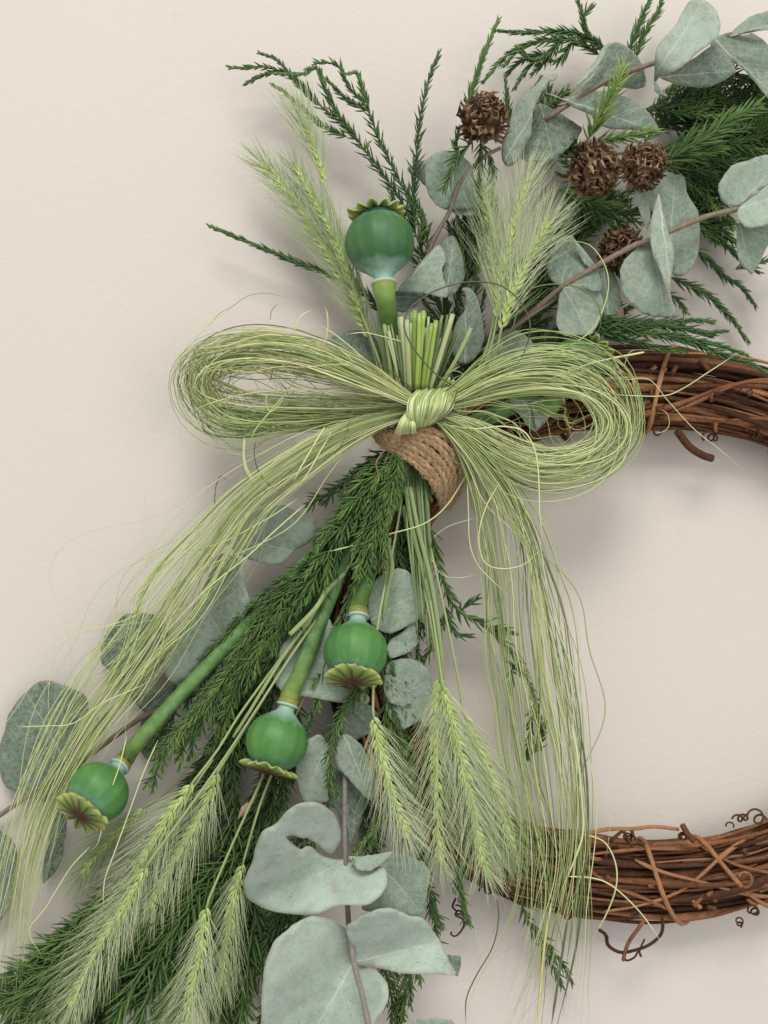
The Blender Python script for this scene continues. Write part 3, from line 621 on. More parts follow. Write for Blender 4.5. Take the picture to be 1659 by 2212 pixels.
# --- top centre
c = cone_sprig('slim upright sprig rising behind the leftmost brown cone', (1020, 230, 30))
shoot(c, 2, [(185, 620, 32), (190, 500, 32), (240, 320, 30), (290, 190, 28), (328, 100, 27)], 30, .5, 2.5, .30, 1.4)
shoot(c, 2, [(130, 760, 30), (120, 700, 31), (135, 640, 32)], 22, .5, 2.3, .28, 1.4)
c = cone_sprig('feathery sprig curving left along the top with several drooping tips', (1300, 100, 26))
for p in ([(860, 240, 26), (760, 180, 27), (640, 155, 27), (450, 160, 26), (320, 150, 25)], [(830, 270, 24), (700, 200, 26), (550, 200, 27), (420, 240, 28), (340, 300, 28), (255, 400, 28)],
          [(700, 200, 24), (620, 300, 24), (540, 270, 24), (470, 340, 24), (410, 430, 24)], [(650, 200, 26), (520, 300, 28), (430, 255, 29), (360, 320, 29)], [(600, 225, 22), (560, 300, 22), (500, 360, 22)], [(540, 260, 20), (440, 300, 20), (370, 370, 20)]):
    shoot(c, 2, p, 27, .52, 2.5, .26, 1.4)
for p in ([(850, 250, 28), (790, 190, 30), (760, 140, 31), (740, 60, 32), (715, -20, 32)], [(745, 90, 31), (765, 60, 32), (785, 40, 32)]):
    shoot(c, 2, p, 27, .52, 2.5, .24, 1.4)
c = cone_sprig('pair of upright dark sprigs between the folded leaves at the top edge', (1380, 120, 26))
for p in ([(965, 280, 28), (1010, 160, 28), (1050, 60, 28), (1100, -40, 28)], [(1005, 290, 26), (1060, 150, 25), (1110, 70, 24), (1150, -30, 24)]):
    shoot(c, 2, p, 30, .5, 2.6, .24, 1.4)
c = cone_sprig('small dark sprig peeping out right of the leftmost cone', (1100, 240, 36))
shoot(c, 2, [(390, 620, 30), (375, 500, 30), (365, 400, 30)], 24, .55, 2.6, .28, 1.3)
shoot(c, 2, [(400, 600, 30), (460, 500, 26), (540, 380, 24)], 18, .5, 2.6, .24, 1.2)
shoot(c, 2, [(520, 560, 22), (620, 490, 22), (700, 455, 22)], 18, .5, 2.6, .24, 1.2)
c = cone_sprig('light green sprig hanging over the round leaf below the leftmost cone', (1030, 310, 48))
shoot(c, 2, [(200, 700, 48), (140, 760, 51), (110, 820, 53), (60, 930, 54)], 40, .7, 3.2, .50, 1.25)
shoot(c, 2, [(240, 700, 44), (240, 820, 46), (230, 940, 46), (250, 1080, 42)], 28, .5, 2.6, .36, 1.25)
shoot(c, 2, [(260, 720, 42), (300, 850, 40), (290, 990, 38)], 28, .5, 2.6, .28, 1.25)
c = cone_sprig('bright green bushy sprig standing up across the folded leaf above the cones', (1290, 280, 56))
shoot(c, 2, [(770, 690, 50), (815, 600, 56), (870, 500, 60), (910, 420, 60), (945, 335, 58)], 50, .62, 2.6, .66, 1.5, tipfac=.6)
c = cone_sprig('bright yellow-green sprig lying just above the two joined cones', (1330, 300, 52))
shoot(c, 2, [(800, 700, 48), (900, 690, 54), (980, 670, 56), (1085, 648, 56)], 40, .65, 2.6, .85, 1.4, tipfac=.7)
c = cone_sprig('broad fresh green sprig pointing right from the rightmost cone', (1430, 345, 46))
shoot(c, 2, [(1150, 800, 46), (1250, 740, 50), (1380, 660, 52), (1480, 590, 52), (1600, 530, 50)], 56, .62, 2.2, .58, 1.5, tipfac=.6)
shoot(c, 2, [(1180, 790, 42), (1300, 760, 44), (1420, 740, 46)], 50, .6, 2.4, .46, 1.35)
# fan of shadowed sprigs behind the cones, top right
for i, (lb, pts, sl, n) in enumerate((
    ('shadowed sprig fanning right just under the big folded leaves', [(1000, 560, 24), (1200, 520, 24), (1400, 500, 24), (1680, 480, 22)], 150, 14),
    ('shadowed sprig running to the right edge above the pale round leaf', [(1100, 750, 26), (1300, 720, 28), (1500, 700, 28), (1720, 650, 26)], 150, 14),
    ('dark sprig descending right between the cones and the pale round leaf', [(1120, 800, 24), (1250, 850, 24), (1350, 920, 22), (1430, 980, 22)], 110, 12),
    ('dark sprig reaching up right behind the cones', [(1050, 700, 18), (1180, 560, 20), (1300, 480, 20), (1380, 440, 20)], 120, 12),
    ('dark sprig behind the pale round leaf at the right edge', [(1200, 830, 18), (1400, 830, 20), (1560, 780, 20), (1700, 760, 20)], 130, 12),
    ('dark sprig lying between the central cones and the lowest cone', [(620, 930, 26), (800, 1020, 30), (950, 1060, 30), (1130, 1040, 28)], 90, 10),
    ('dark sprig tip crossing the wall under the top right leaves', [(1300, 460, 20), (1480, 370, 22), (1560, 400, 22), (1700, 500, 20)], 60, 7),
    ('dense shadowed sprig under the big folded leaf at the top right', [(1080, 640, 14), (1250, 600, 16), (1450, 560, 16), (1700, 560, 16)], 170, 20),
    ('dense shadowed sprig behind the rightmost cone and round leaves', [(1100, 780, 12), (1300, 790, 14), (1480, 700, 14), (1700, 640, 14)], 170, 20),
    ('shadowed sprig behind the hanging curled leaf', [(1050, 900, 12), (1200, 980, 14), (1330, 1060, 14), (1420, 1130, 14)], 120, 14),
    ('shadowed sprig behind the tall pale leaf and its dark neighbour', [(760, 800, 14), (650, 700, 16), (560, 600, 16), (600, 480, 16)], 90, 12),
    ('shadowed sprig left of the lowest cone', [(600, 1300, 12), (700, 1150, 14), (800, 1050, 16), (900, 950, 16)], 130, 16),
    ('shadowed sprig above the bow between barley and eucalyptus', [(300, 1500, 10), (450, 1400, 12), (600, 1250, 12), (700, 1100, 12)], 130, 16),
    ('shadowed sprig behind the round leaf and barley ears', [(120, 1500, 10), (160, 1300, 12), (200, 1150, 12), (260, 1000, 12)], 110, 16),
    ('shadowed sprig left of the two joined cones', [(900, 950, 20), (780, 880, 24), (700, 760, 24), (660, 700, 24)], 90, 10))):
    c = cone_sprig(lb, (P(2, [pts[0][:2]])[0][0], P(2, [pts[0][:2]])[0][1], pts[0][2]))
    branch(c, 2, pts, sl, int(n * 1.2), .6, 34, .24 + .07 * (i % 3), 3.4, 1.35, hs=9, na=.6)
# drooping tips over the wall, right
for lb, pp in (('dark drooping sprig hanging over the wall under the pale round leaves', [[(1290, 1080, 20), (1440, 1200, 18), (1530, 1290, 16), (1612, 1345, 14)], [(1300, 1100, 20), (1420, 1130, 18), (1500, 1200, 16), (1590, 1240, 14)], [(1300, 1050, 20), (1450, 1090, 18), (1560, 1130, 16)]]),
               ('dark drooping sprig hanging right below the curled leaf', [[(1290, 1220, 20), (1370, 1290, 18), (1450, 1370, 16), (1530, 1420, 14), (1590, 1505, 12)], [(1500, 1330, 17), (1600, 1300, 16), (1680, 1280, 14)], [(1180, 1370, 20), (1330, 1440, 18), (1450, 1540, 14), (1555, 1680, 11)], [(1160, 1450, 18), (1210, 1480, 16), (1250, 1535, 14)]])):
    c = cone_sprig(lb, (1480, 560 if 'pale' in lb else 620, 18))
    for p in pp: shoot(c, 2, p, 29, .48, 2.5, .20, 1.4)
c = cone_sprig('layered dark sprig spreading right over the top of the vine twigs', (1330, 720, 48))
for p in ([(760, 1560, 40), (900, 1580, 46), (1100, 1590, 50), (1280, 1580, 52), (1385, 1590, 52)], [(800, 1600, 44), (950, 1610, 50), (1150, 1610, 54), (1350, 1640, 56), (1450, 1635, 56)],
          [(820, 1640, 44), (1000, 1640, 50), (1200, 1660, 56), (1400, 1700, 58), (1550, 1750, 58)], [(1000, 1620, 50), (1150, 1660, 54), (1300, 1700, 56), (1370, 1720, 56)],
          [(850, 1660, 40), (980, 1680, 46), (1120, 1720, 50), (1250, 1735, 52)], [(1200, 1650, 56), (1400, 1740, 58), (1560, 1790, 60), (1680, 1860, 60)], [(700, 1640, 34), (850, 1600, 40), (980, 1600, 44)], [(1100, 1600, 46), (1250, 1620, 50), (1380, 1660, 52)]):
    shoot(c, 2, p, 30, .48, 2.4, .24, 1.4)
# dark filling behind the knot and barley
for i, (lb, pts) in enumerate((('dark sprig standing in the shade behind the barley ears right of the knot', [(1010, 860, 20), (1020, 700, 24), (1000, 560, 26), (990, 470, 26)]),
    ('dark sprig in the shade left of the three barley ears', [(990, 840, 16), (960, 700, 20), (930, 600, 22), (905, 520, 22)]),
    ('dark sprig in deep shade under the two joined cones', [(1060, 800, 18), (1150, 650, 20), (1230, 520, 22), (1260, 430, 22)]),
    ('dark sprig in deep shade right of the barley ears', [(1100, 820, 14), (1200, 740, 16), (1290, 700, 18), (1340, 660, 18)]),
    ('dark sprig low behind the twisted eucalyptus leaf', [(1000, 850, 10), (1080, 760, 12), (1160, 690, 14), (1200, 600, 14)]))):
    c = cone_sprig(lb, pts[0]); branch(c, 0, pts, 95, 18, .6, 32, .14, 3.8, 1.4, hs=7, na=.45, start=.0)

# --- lower hanging mass
LOW = [
 ('mid green sprig hanging left of centre under the twine wrap and over grey leaf edges', [(858, 990, 30), (780, 1075, 32), (700, 1180, 32), (625, 1310, 30)], 105, 22, 24, .20, 1.3, .45),
 ('feathery dark sprig in the middle of the greenery above the left poppy stem', [(820, 1100, 30), (730, 1220, 32), (650, 1340, 32), (560, 1480, 30)], 105, 22, 24, .18, 1.3, .45),
 ('small lighter sprig lying over the stems right under the wrap', [(868, 1000, 50), (838, 1080, 56), (800, 1170, 56), (770, 1240, 52)], 60, 12, 20, .42, 1.15, .45),
 ('fresh green sprig hanging down in front of the stems just below the twine wrap', [(862, 985, 48), (850, 1040, 52), (825, 1120, 52), (815, 1230, 46)], 85, 16, 22, .36, 1.2, .45),
 ('feathery sprig crossing the top of the hanging greenery under the left tail', [(850, 975, 36), (780, 1050, 38), (730, 1140, 38), (700, 1230, 36)], 90, 18, 23, .22, 1.3, .42),
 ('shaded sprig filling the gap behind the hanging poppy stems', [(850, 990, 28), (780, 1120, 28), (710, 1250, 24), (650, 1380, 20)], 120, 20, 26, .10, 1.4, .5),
 ('shaded sprig behind the notch of the torn pale leaf', [(700, 1690, 30), (670, 1780, 32), (640, 1860, 32), (610, 1940, 30)], 90, 12, 26, .16, 1.4, .5),
 ('dark sprig filling the shade right of the hanging poppy heads', [(885, 1040, 26), (872, 1250, 25), (866, 1450, 25), (880, 1650, 28)], 80, 20, 26, .12, 1.4, .5),
 # label, path, side length, n, needle, shade, wr, na
 ('blue-green feathery sprig hanging left just under the twine wrap', [(870, 985, 38), (815, 1030, 42), (760, 1095, 40), (715, 1170, 36), (660, 1260, 34)], 95, 16, 24, .24, 1.45, .42),
 ('dark sprig with pointed tips against the wall above the upper grey leaf', [(850, 965, 30), (790, 1005, 30), (720, 1060, 28), (665, 1088, 26)], 50, 10, 24, .15, 1.45, .42),
 ('blue-green sprig hanging straight down from the twine wrap', [(850, 975, 46), (830, 1060, 50), (800, 1150, 50), (780, 1250, 46)], 110, 16, 24, .30, 1.4, .42),
 ('mid green sprig draped over the longest poppy stem', [(810, 1040, 44), (740, 1140, 46), (690, 1230, 44), (620, 1330, 42), (575, 1400, 38)], 105, 16, 23, .30, 1.4, .42),
 ('mid green feathery sprig below the left poppy stem', [(700, 1200, 34), (600, 1300, 36), (530, 1420, 36), (450, 1530, 34), (380, 1640, 30)], 130, 22, 22, .30, 1.35, .42),
 ('blue-green sprig between the two longest poppy stems', [(640, 1260, 30), (570, 1380, 34), (505, 1500, 34), (460, 1620, 32)], 85, 18, 22, .34, 1.35, .42),
 ('dark green sprig hugging the back of the left poppy stem', [(620, 1240, 22), (500, 1380, 22), (400, 1500, 20), (320, 1620, 18)], 100, 16, 22, .16, 1.35, .42),
 ('yellow tipped sprig hanging beside the lowest left poppy head', [(520, 1420, 36), (440, 1520, 38), (370, 1600, 38), (320, 1700, 36)], 100, 14, 18, .46, 1.2, .42),
 ('feathery sprig hanging between the two central poppy heads', [(800, 1200, 34), (740, 1330, 34), (700, 1440, 30), (670, 1560, 34), (650, 1640, 38)], 60, 8, 17, .30, 1.2, .42),
 ('feathery sprig dangling beneath the central poppy crown', [(800, 1440, 36), (770, 1500, 42), (730, 1560, 48), (710, 1650, 54), (720, 1715, 56)], 70, 10, 18, .36, 1.15, .42),
 ('dark feathery sprig hanging right of the central poppy head', [(860, 1180, 26), (840, 1300, 28), (830, 1420, 30), (850, 1540, 32), (880, 1660, 32)], 90, 16, 20, .22, 1.25, .42),
 ('dark sprig hanging behind the single barley ear', [(830, 1480, 28), (850, 1580, 30), (880, 1680, 28), (900, 1800, 26)], 90, 14, 20, .22, 1.25, .42),
 ('sparse dark sprig between straw stems and round leaves', [(880, 1060, 24), (900, 1180, 22), (905, 1300, 20), (900, 1420, 18)], 70, 12, 20, .16, 1.25, .42),
 ('olive sprig crossing beneath the torn pale leaf', [(900, 1640, 34), (860, 1720, 44), (800, 1800, 54), (765, 1850, 60)], 70, 8, 20, .42, 1.2, .42),
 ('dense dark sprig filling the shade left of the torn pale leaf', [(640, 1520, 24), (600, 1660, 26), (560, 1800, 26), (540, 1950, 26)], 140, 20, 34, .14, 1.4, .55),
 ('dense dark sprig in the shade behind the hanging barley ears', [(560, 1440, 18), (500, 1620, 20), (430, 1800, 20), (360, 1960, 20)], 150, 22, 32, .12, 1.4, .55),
 ('long needled bright green sprig across the bottom left corner', [(520, 1840, 30), (400, 1930, 34), (280, 2040, 36), (150, 2150, 34), (0, 2260, 32)], 200, 14, 42, .46, 1.5, .62),
 ('long needled green sprig reaching to the bottom edge beside the barley', [(560, 1880, 26), (470, 1960, 30), (400, 2080, 32), (340, 2230, 32)], 170, 12, 42, .42, 1.5, .62),
 ('long needled dark green sprig left of the hanging barley ears', [(480, 1700, 20), (350, 1850, 24), (220, 1970, 26), (90, 2070, 26), (-30, 2150, 24)], 160, 16, 38, .30, 1.45, .6),
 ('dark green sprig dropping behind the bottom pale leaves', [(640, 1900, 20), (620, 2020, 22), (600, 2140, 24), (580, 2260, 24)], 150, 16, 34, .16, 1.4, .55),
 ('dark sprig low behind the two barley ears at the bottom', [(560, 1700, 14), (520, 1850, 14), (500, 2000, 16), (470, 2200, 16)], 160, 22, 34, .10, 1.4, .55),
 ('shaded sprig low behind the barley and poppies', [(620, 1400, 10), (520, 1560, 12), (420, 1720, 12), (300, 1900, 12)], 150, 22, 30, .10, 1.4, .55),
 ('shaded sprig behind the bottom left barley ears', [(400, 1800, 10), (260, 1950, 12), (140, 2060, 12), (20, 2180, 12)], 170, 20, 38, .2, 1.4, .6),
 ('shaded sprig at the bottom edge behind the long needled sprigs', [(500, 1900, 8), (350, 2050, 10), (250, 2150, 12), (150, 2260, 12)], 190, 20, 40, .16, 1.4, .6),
 ('dark sprig behind the central eucalyptus stem', [(760, 1540, 12), (780, 1660, 14), (800, 1800, 16), (830, 1950, 16)], 110, 16, 24, .14, 1.3, .45),
 ('olive sprig with split tips behind the right edge of the pale leaves', [(900, 1800, 20), (920, 1900, 20), (940, 1990, 18), (950, 2060, 16)], 60, 8, 24, .38, 1.3, .45),
 ('olive sprig hanging down at the bottom right of the pale leaves', [(900, 2000, 20), (890, 2090, 22), (870, 2170, 22), (850, 2260, 22)], 70, 8, 26, .42, 1.3, .45),
 ('small olive sprig hanging from the vine under the barley ears', [(990, 1840, 30), (990, 1900, 28), (1000, 1960, 26), (1015, 1995, 24)], 40, 4, 24, .45, 1.3, .4),
 ('dark sprig between the bottom pale leaves and the wall', [(820, 2050, 18), (840, 2130, 18), (855, 2200, 18), (860, 2260, 18)], 80, 8, 24, .2, 1.3, .45),
]
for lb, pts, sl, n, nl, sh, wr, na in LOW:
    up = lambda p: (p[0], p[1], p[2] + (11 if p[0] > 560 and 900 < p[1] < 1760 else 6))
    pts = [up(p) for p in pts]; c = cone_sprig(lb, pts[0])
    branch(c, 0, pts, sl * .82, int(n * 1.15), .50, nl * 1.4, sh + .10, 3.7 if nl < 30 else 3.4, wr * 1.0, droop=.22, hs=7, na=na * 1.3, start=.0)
for lb, sh, P_ in (('bright long needled sprig with a forked tip along the bottom left edge', .50, [[(1000, 800, 40), (760, 960, 44), (500, 1150, 44), (150, 1400, 42), (-80, 1560, 40)], [(560, 1080, 44), (420, 1080, 44), (300, 1130, 42), (200, 1190, 40)], [(420, 1200, 44), (260, 1260, 44), (110, 1300, 42)], [(300, 1320, 44), (120, 1400, 44), (-40, 1450, 42)], [(640, 1250, 40), (480, 1400, 42), (360, 1600, 42)], [(860, 940, 40), (700, 920, 42), (560, 940, 42)]]),
    ('bright long needled sprig in the middle of the bottom edge gap between barley ears', .48, [[(1250, 720, 34), (1080, 900, 40), (880, 1120, 44), (720, 1350, 44), (600, 1600, 42)], [(960, 1000, 44), (860, 1020, 46), (760, 1080, 46)], [(880, 1150, 42), (860, 1300, 44), (780, 1480, 44), (740, 1600, 44)]]),
    ('dark long needled sprig behind the two right hanging barley ears', .26, [[(1300, 300, 26), (1250, 560, 30), (1200, 800, 32), (1080, 1050, 32), (1020, 1300, 30)], [(1420, 400, 22), (1400, 700, 24), (1380, 1000, 26), (1340, 1300, 26), (1330, 1600, 26)], [(1150, 450, 26), (1060, 640, 28), (1000, 800, 28)]]),
    ('dark long needled sprig deep behind the bottom barley ears', .18, [[(1500, 900, 14), (1420, 1150, 16), (1300, 1400, 16), (1250, 1620, 16)], [(1200, 1000, 14), (1100, 1250, 16), (1000, 1500, 16), (960, 1650, 16)], [(800, 1300, 12), (600, 1450, 14), (400, 1620, 14)]])):
    q0 = P(7, [P_[0][0]])[0]; c = cone_sprig(lb, (q0[0], q0[1], q0[2]))
    for p in P_: shoot(c, 7, p, 68, .85, 3.4, sh + .06, 1.75, tipfac=.6)
c = cone_sprig('long sprig hanging on the right behind the fibres of the right bow tail', (955, 1230, 26))
for p in ([(880, 200, 26), (930, 420, 26), (1000, 560, 28), (1120, 625, 28), (1230, 740, 26), (1300, 860, 24), (1350, 1000, 22), (1355, 1150, 20)], [(940, 540, 26), (980, 650, 26), (1050, 668, 26)], [(1010, 560, 28), (1040, 530, 30), (1085, 505, 31)],
          [(1100, 620, 28), (1190, 640, 30), (1250, 660, 30)], [(950, 560, 24), (890, 700, 24), (860, 760, 24), (830, 830, 24)], [(1340, 950, 22), (1310, 1100, 20), (1300, 1200, 18)], [(1290, 850, 24), (1240, 800, 24), (1230, 900, 22)]):
    shoot(c, 6, p, 34, .55, 4.2, .22, 1.5)
c = cone_sprig('sprig tip hanging below the vine behind the ends of the right bow tail', (1150, 1960, 20))
for p in ([(440, 820, 30), (480, 920, 26), (560, 1030, 22), (640, 1120, 18), (690, 1215, 16)], [(540, 1010, 22), (580, 1100, 20), (640, 1230, 18)], [(480, 100, 24), (530, 30, 24), (560, -60, 24)]):
    shoot(c, 9, p, 34, .55, 3.4, .32, 1.3)

# ================================================================ brown cones
def scale_mesh(seed):
    r = np.random.default_rng(seed); g = Geo()
    # woody shield on a short stalk, spikes along its upper and lower rim
    g.tubes(np.array([[0, 0, -.55], [0, 0, -.2], [0, 0, .05]]), np.array([.10, .17, .30]), 6, flat=.6, v=.2, ref=(0, 1, .1))
    ring_ = []
    n = 10; a = np.arange(n) / n * 6.283
    rr = .42 * (1 + r.uniform(-.15, .15, n))
    V = [(0, 0, .16)] + [(rr[i] * math.cos(a[i]), .62 * rr[i] * math.sin(a[i]), .04 + r.uniform(-.03, .03)) for i in range(n)] + [(.8 * rr[i] * math.cos(a[i]), .5 * rr[i] * math.sin(a[i]), -.08) for i in range(n)]
    T = [(0, 1 + i, 1 + (i + 1) % n) for i in range(n)]
    Q = [(1 + i, 1 + n + i, 1 + n + (i + 1) % n, 1 + (i + 1) % n) for i in range(n)]
    g.add(np.array(V), np.array(Q), np.array(T), t=.55)
    for j in range(4):
        x = (-.27, -.09, .10, .28)[j] + r.uniform(-.04, .04); L = r.uniform(.12, .24)
        y = r.uniform(.18, .42)
        p = np.array([[x * .8, .10, .02], [x, .24, .12], [x * 1.2, .24 + y * .6, .12 + L * .8], [x * 1.35, .24 + y * 1.3, .06 + L * .5]])
        g.tubes(p, np.array([.12, .12, .075, .008]), 4, flat=.6, v=.6)
        g.a['t'][-1][:] = np.linspace(.4, 1, len(g.a['t'][-1]))
    p = np.array([[0, -.1, .02], [0, -.2, .15], [r.uniform(-.1, .1), -.32, .38]]); g.tubes(p, np.array([.1, .07, .01]), 4, v=.5)
    return g.mesh('cone_scale', M_SCALE, smooth=False)
SCALES = [scale_mesh(s) for s in range(4)]
M_CORE = mat_simple('cone_core', [(.2, (.02, .01, .006)), (.8, (.07, .035, .02))], 400, .8, .1, .4)  # core coloured dark so the voids around it look shaded
def blob(c, r, seed=0, squash=1.0, nu=14, nv=9):
    V = []; 
    for i in range(nv + 1):
        a = math.pi * i / nv
        for j in range(nu):
            b = 2 * math.pi * j / nu; V.append((c[0] + r * math.sin(a) * math.cos(b), c[1] + r * math.sin(a) * math.sin(b), c[2] + r * squash * math.cos(a)))
    Q = [(i * nu + j, (i + 1) * nu + j, (i + 1) * nu + (j + 1) % nu, i * nu + (j + 1) % nu) for i in range(nv) for j in range(nu)]
    return np.array(V), np.array(Q)
def cone(label, x, y, h, r, seed, axis):
    c = W1(x, y, h); t = thing('conifer_cone', label, 'cone', c, 'small round brown cones')
    g = Geo(); V, Q = blob((0, 0, 0), r * S * .50); g.add(V, Q, v=.5); link('core', g.mesh('core', M_CORE), t)
    rr = random.Random(seed); n = 30; ax = Vector(axis).normalized(); R = ax.to_track_quat('Z', 'Y').to_matrix()
    for i in range(n):
        z = 1 - 1.94 * (i + .5) / n; ph = i * 2.39996 + rr.uniform(-.12, .12)
        d = Vector((math.sqrt(1 - z * z) * math.cos(ph), math.sqrt(1 - z * z) * math.sin(ph), z)); up = Vector((0, 0, 1)) - d * d.z
        if up.length < .05: up = Vector((1, 0, 0))
        up.normalize(); sd = up.cross(d)
        M = Matrix((sd, up, d)).transposed(); M = R @ M @ Matrix.Rotation(rr.uniform(-.4, .4), 3, 'Z') @ Matrix.Rotation(rr.uniform(-.15, .45), 3, 'X')
        sc = r * S * rr.uniform(.86, 1.08)
        M4 = (M * sc).to_4x4(); M4.translation = (R @ d) * r * S * rr.uniform(.46, .58)
        link('scale', SCALES[rr.randrange(4)], t, M4)
    return t
cone('upper left brown cone standing alone beside the tall pale leaf', 1045, 262, 52, 56, 1, (.1, -.8, .5))
cone('left one of the two joined tan brown cones', 1282, 362, 60, 58, 2, (.1, -.7, -.6))
cone('right one of the two joined dark brown cones', 1388, 360, 56, 52, 3, (.3, -.8, .3))
cone('lowest dark brown cone partly hidden behind a eucalyptus stem', 1343, 545, 34, 52, 4, (-.2, -.8, -.3))

# ================================================================ poppy heads
def poppy(label, cx, cy, h, r, ax, pitch, stem, stem_r, lobes=13, crown_r=.95, crown_tilt=0.0, droop=-.12, squash=.90, spin=0.0, hb=0, skin=None):
    """ax: 2-D direction on the wall from stem to crown (y down); pitch: how far the crown leans toward the viewer"""
    c = W1(cx, cy, h); R_ = r * S * (DIST - h * .001) / DIST
    d = Vector((ax[0], 0, -ax[1])).normalized() * math.cos(pitch) + Vector((0, -1, 0)) * math.sin(pitch)
    d.normalize(); side = d.cross(Vector((0.02, 1, 0.03))).normalized(); up = d.cross(side)
    M = Matrix((side, up, d)).transposed() @ Matrix.Rotation(spin, 3, 'Z')
    def tr(V): return (np.asarray(V) * R_) @ np.array(M).T + np.array(c)
    t = thing('poppy_head', label, 'poppy seed head', c, 'green poppy seed heads')
    ns = lobes * 8; an = np.arange(ns) / ns * 6.28318
    # capsule with its neck
    prof = [(-1.22, .27), (-1.14, .262), (-1.05, .275), (-.97, .32), (-.90, .42)] + [(-math.cos(a) * squash, math.sin(a) ** .84) for a in np.linspace(.52, 2.52, 22)] + [(.82, .50), (.87, .45), (.92, .42)]
    g = Geo(); V = []; tv = []; vv = []; kr = np.random.default_rng(int(cx)).random(ns); kr = np.clip((.5 * kr + .3 * np.roll(kr, 1) + .2 * np.roll(kr, 2) - .35) * 2.2, 0, 1)
    for z, q in prof:
        rib = .5 + .5 * np.cos(lobes * an)
        env = max(0, 1 - (z / 1.0) ** 4) * .016 + (.05 if z > .7 else 0)
        rad = q * (1 + env * (rib - .5))
        V.append(np.stack([rad * np.cos(an), rad * np.sin(an), np.full(ns, z)], 1)); tv.append(np.full(ns, z)); vv.append(rib)
    K = len(prof); idx = np.arange(K * ns).reshape(K, ns)
    Q = np.stack([idx[:-1], np.roll(idx[:-1], -1, 1), np.roll(idx[1:], -1, 1), idx[1:]], -1).reshape(-1, 4)
    g.add(tr(np.vstack(V)), Q, v=np.concatenate(vv), t=np.concatenate(tv), k=np.tile(kr, K)); part('seed_capsule', g, skin or M_POD, t)
    # receptacle ring between capsule and stem
    def lathe(name, prof, mat, n=40):
        an = np.arange(n) / n * 6.28318; V = [np.stack([q * np.cos(an), q * np.sin(an), np.full(n, z)], 1) for z, q in prof]; K = len(prof)
        idx = np.arange(K * n).reshape(K, n); Q = np.stack([idx[:-1], np.roll(idx[:-1], -1, 1), np.roll(idx[1:], -1, 1), idx[1:]], -1).reshape(-1, 4)
        g = Geo(); g.add(tr(np.vstack(V)), Q, v=.5); part(name, g, mat, t)
    lathe('neck_ring', [(-1.17, .25), (-1.165, .31), (-1.19, .365), (-1.22, .37), (-1.25, .34), (-1.27, .29)], M_GLAUCOUS)
    lathe('collar', [(-1.24, .26), (-1.255, .345), (-1.285, .355), (-1.31, .325), (-1.33, .33), (-1.36, .345), (-1.40, .32), (-1.43, .28)], M_COLLAR)
    # crown: scalloped stigma disc with raised rays
    g = Geo(); V = []; tv = []; vv = []
    nr = 12; rs = np.linspace(0.0, 1.0, nr)
    sc = np.abs(np.cos(lobes * an / 2)) ** .8
    rn = random.Random(int(cx)); lob = np.array([rn.uniform(.92, 1.07) for _ in range(lobes)]); lo = lob[(np.round(an / 6.28318 * lobes).astype(int)) % lobes]
    zl = np.array([rn.uniform(-.05, .05) for _ in range(lobes)])[(np.round(an / 6.28318 * lobes).astype(int)) % lobes]
    out = .93 * crown_r * (.76 + .26 * sc) * lo
    ray = (.5 + .5 * np.cos(lobes * an)) ** 7
    for q in rs:
        rad = out * q
        z = .985 + droop * q ** 2 + .05 * np.exp(-q * 6) + zl * q ** 3 + .05 * ray * min(1, q * 3) * (1 - .6 * q) - .10 * (1 - np.cos(lobes * an)) / 2 * q ** 2 + .04 * (1 - q) + .03 * np.sin(2 * an + cx) * q
        V.append(np.stack([rad * np.cos(an), rad * np.sin(an), z], 1)); tv.append(np.full(ns, q)); vv.append(np.clip(ray * 1.3, 0, 1) * (1 - q ** 6) + (1 - q) ** 2.5 * .8)
    top = np.vstack(V); bot = top - np.array([0, 0, .055]); tt = np.concatenate(tv); v2 = np.clip(np.concatenate(vv), 0, 1)
    idx = np.arange(nr * ns).reshape(nr, ns); m = nr * ns
    Q = np.stack([idx[:-1], idx[1:], np.roll(idx[1:], -1, 1), np.roll(idx[:-1], -1, 1)], -1).reshape(-1, 4)
    rim = np.stack([idx[-1], idx[-1] + m, np.roll(idx[-1], -1) + m, np.roll(idx[-1], -1)], -1)
    g.add(tr(np.vstack([top, bot])), np.vstack([Q, Q[:, ::-1] + m, rim]), v=np.r_[v2, v2 * 0], t=np.r_[tt, tt]); part('crown', g, M_CROWN, t)
    # stem
    s0 = np.array(tr([[0, 0, -1.34]]))[0]
    p0 = np.array(tr([[0, 0, -1.7]]))[0]
    sp = [tuple(s0), tuple(p0)] + [tuple(x) for x in W(np.array(stem, float))]
    q = spline3(sp, 40); s = np.linspace(0, 1, 40)
    ra = stem_r * S * (1 + .28 * np.exp(-s * 14)) * (1 + .01 * np.sin(s * 60))
    g = Geo(); g.tubes(q[::-1], ra[::-1], 16, v=.5); part('stem', g, M_STEM, t)
    return t
def spline3(pts, n):
    p = np.asarray(pts, float); q = np.vstack([2 * p[0] - p[1], p, 2 * p[-1] - p[-2]]); out = []; t = np.linspace(0, 1, 12, endpoint=False)[:, None]
    for i in range(1, len(q) - 2):
        a, b, c, d = q[i - 1], q[i], q[i + 1], q[i + 2]
        out.append(.5 * (2 * b + (c - a) * t + (2 * a - 5 * b + 4 * c - d) * t ** 2 + (3 * b - a - 3 * c + d) * t ** 3))
    out = np.vstack(out + [p[-1:]]); L = np.r_[0, np.cumsum(np.linalg.norm(np.diff(out, axis=0), axis=1) + 1e-9)]
    s = np.linspace(0, L[-1], n); return np.stack([np.interp(s, L, out[:, k]) for k in range(3)], 1)
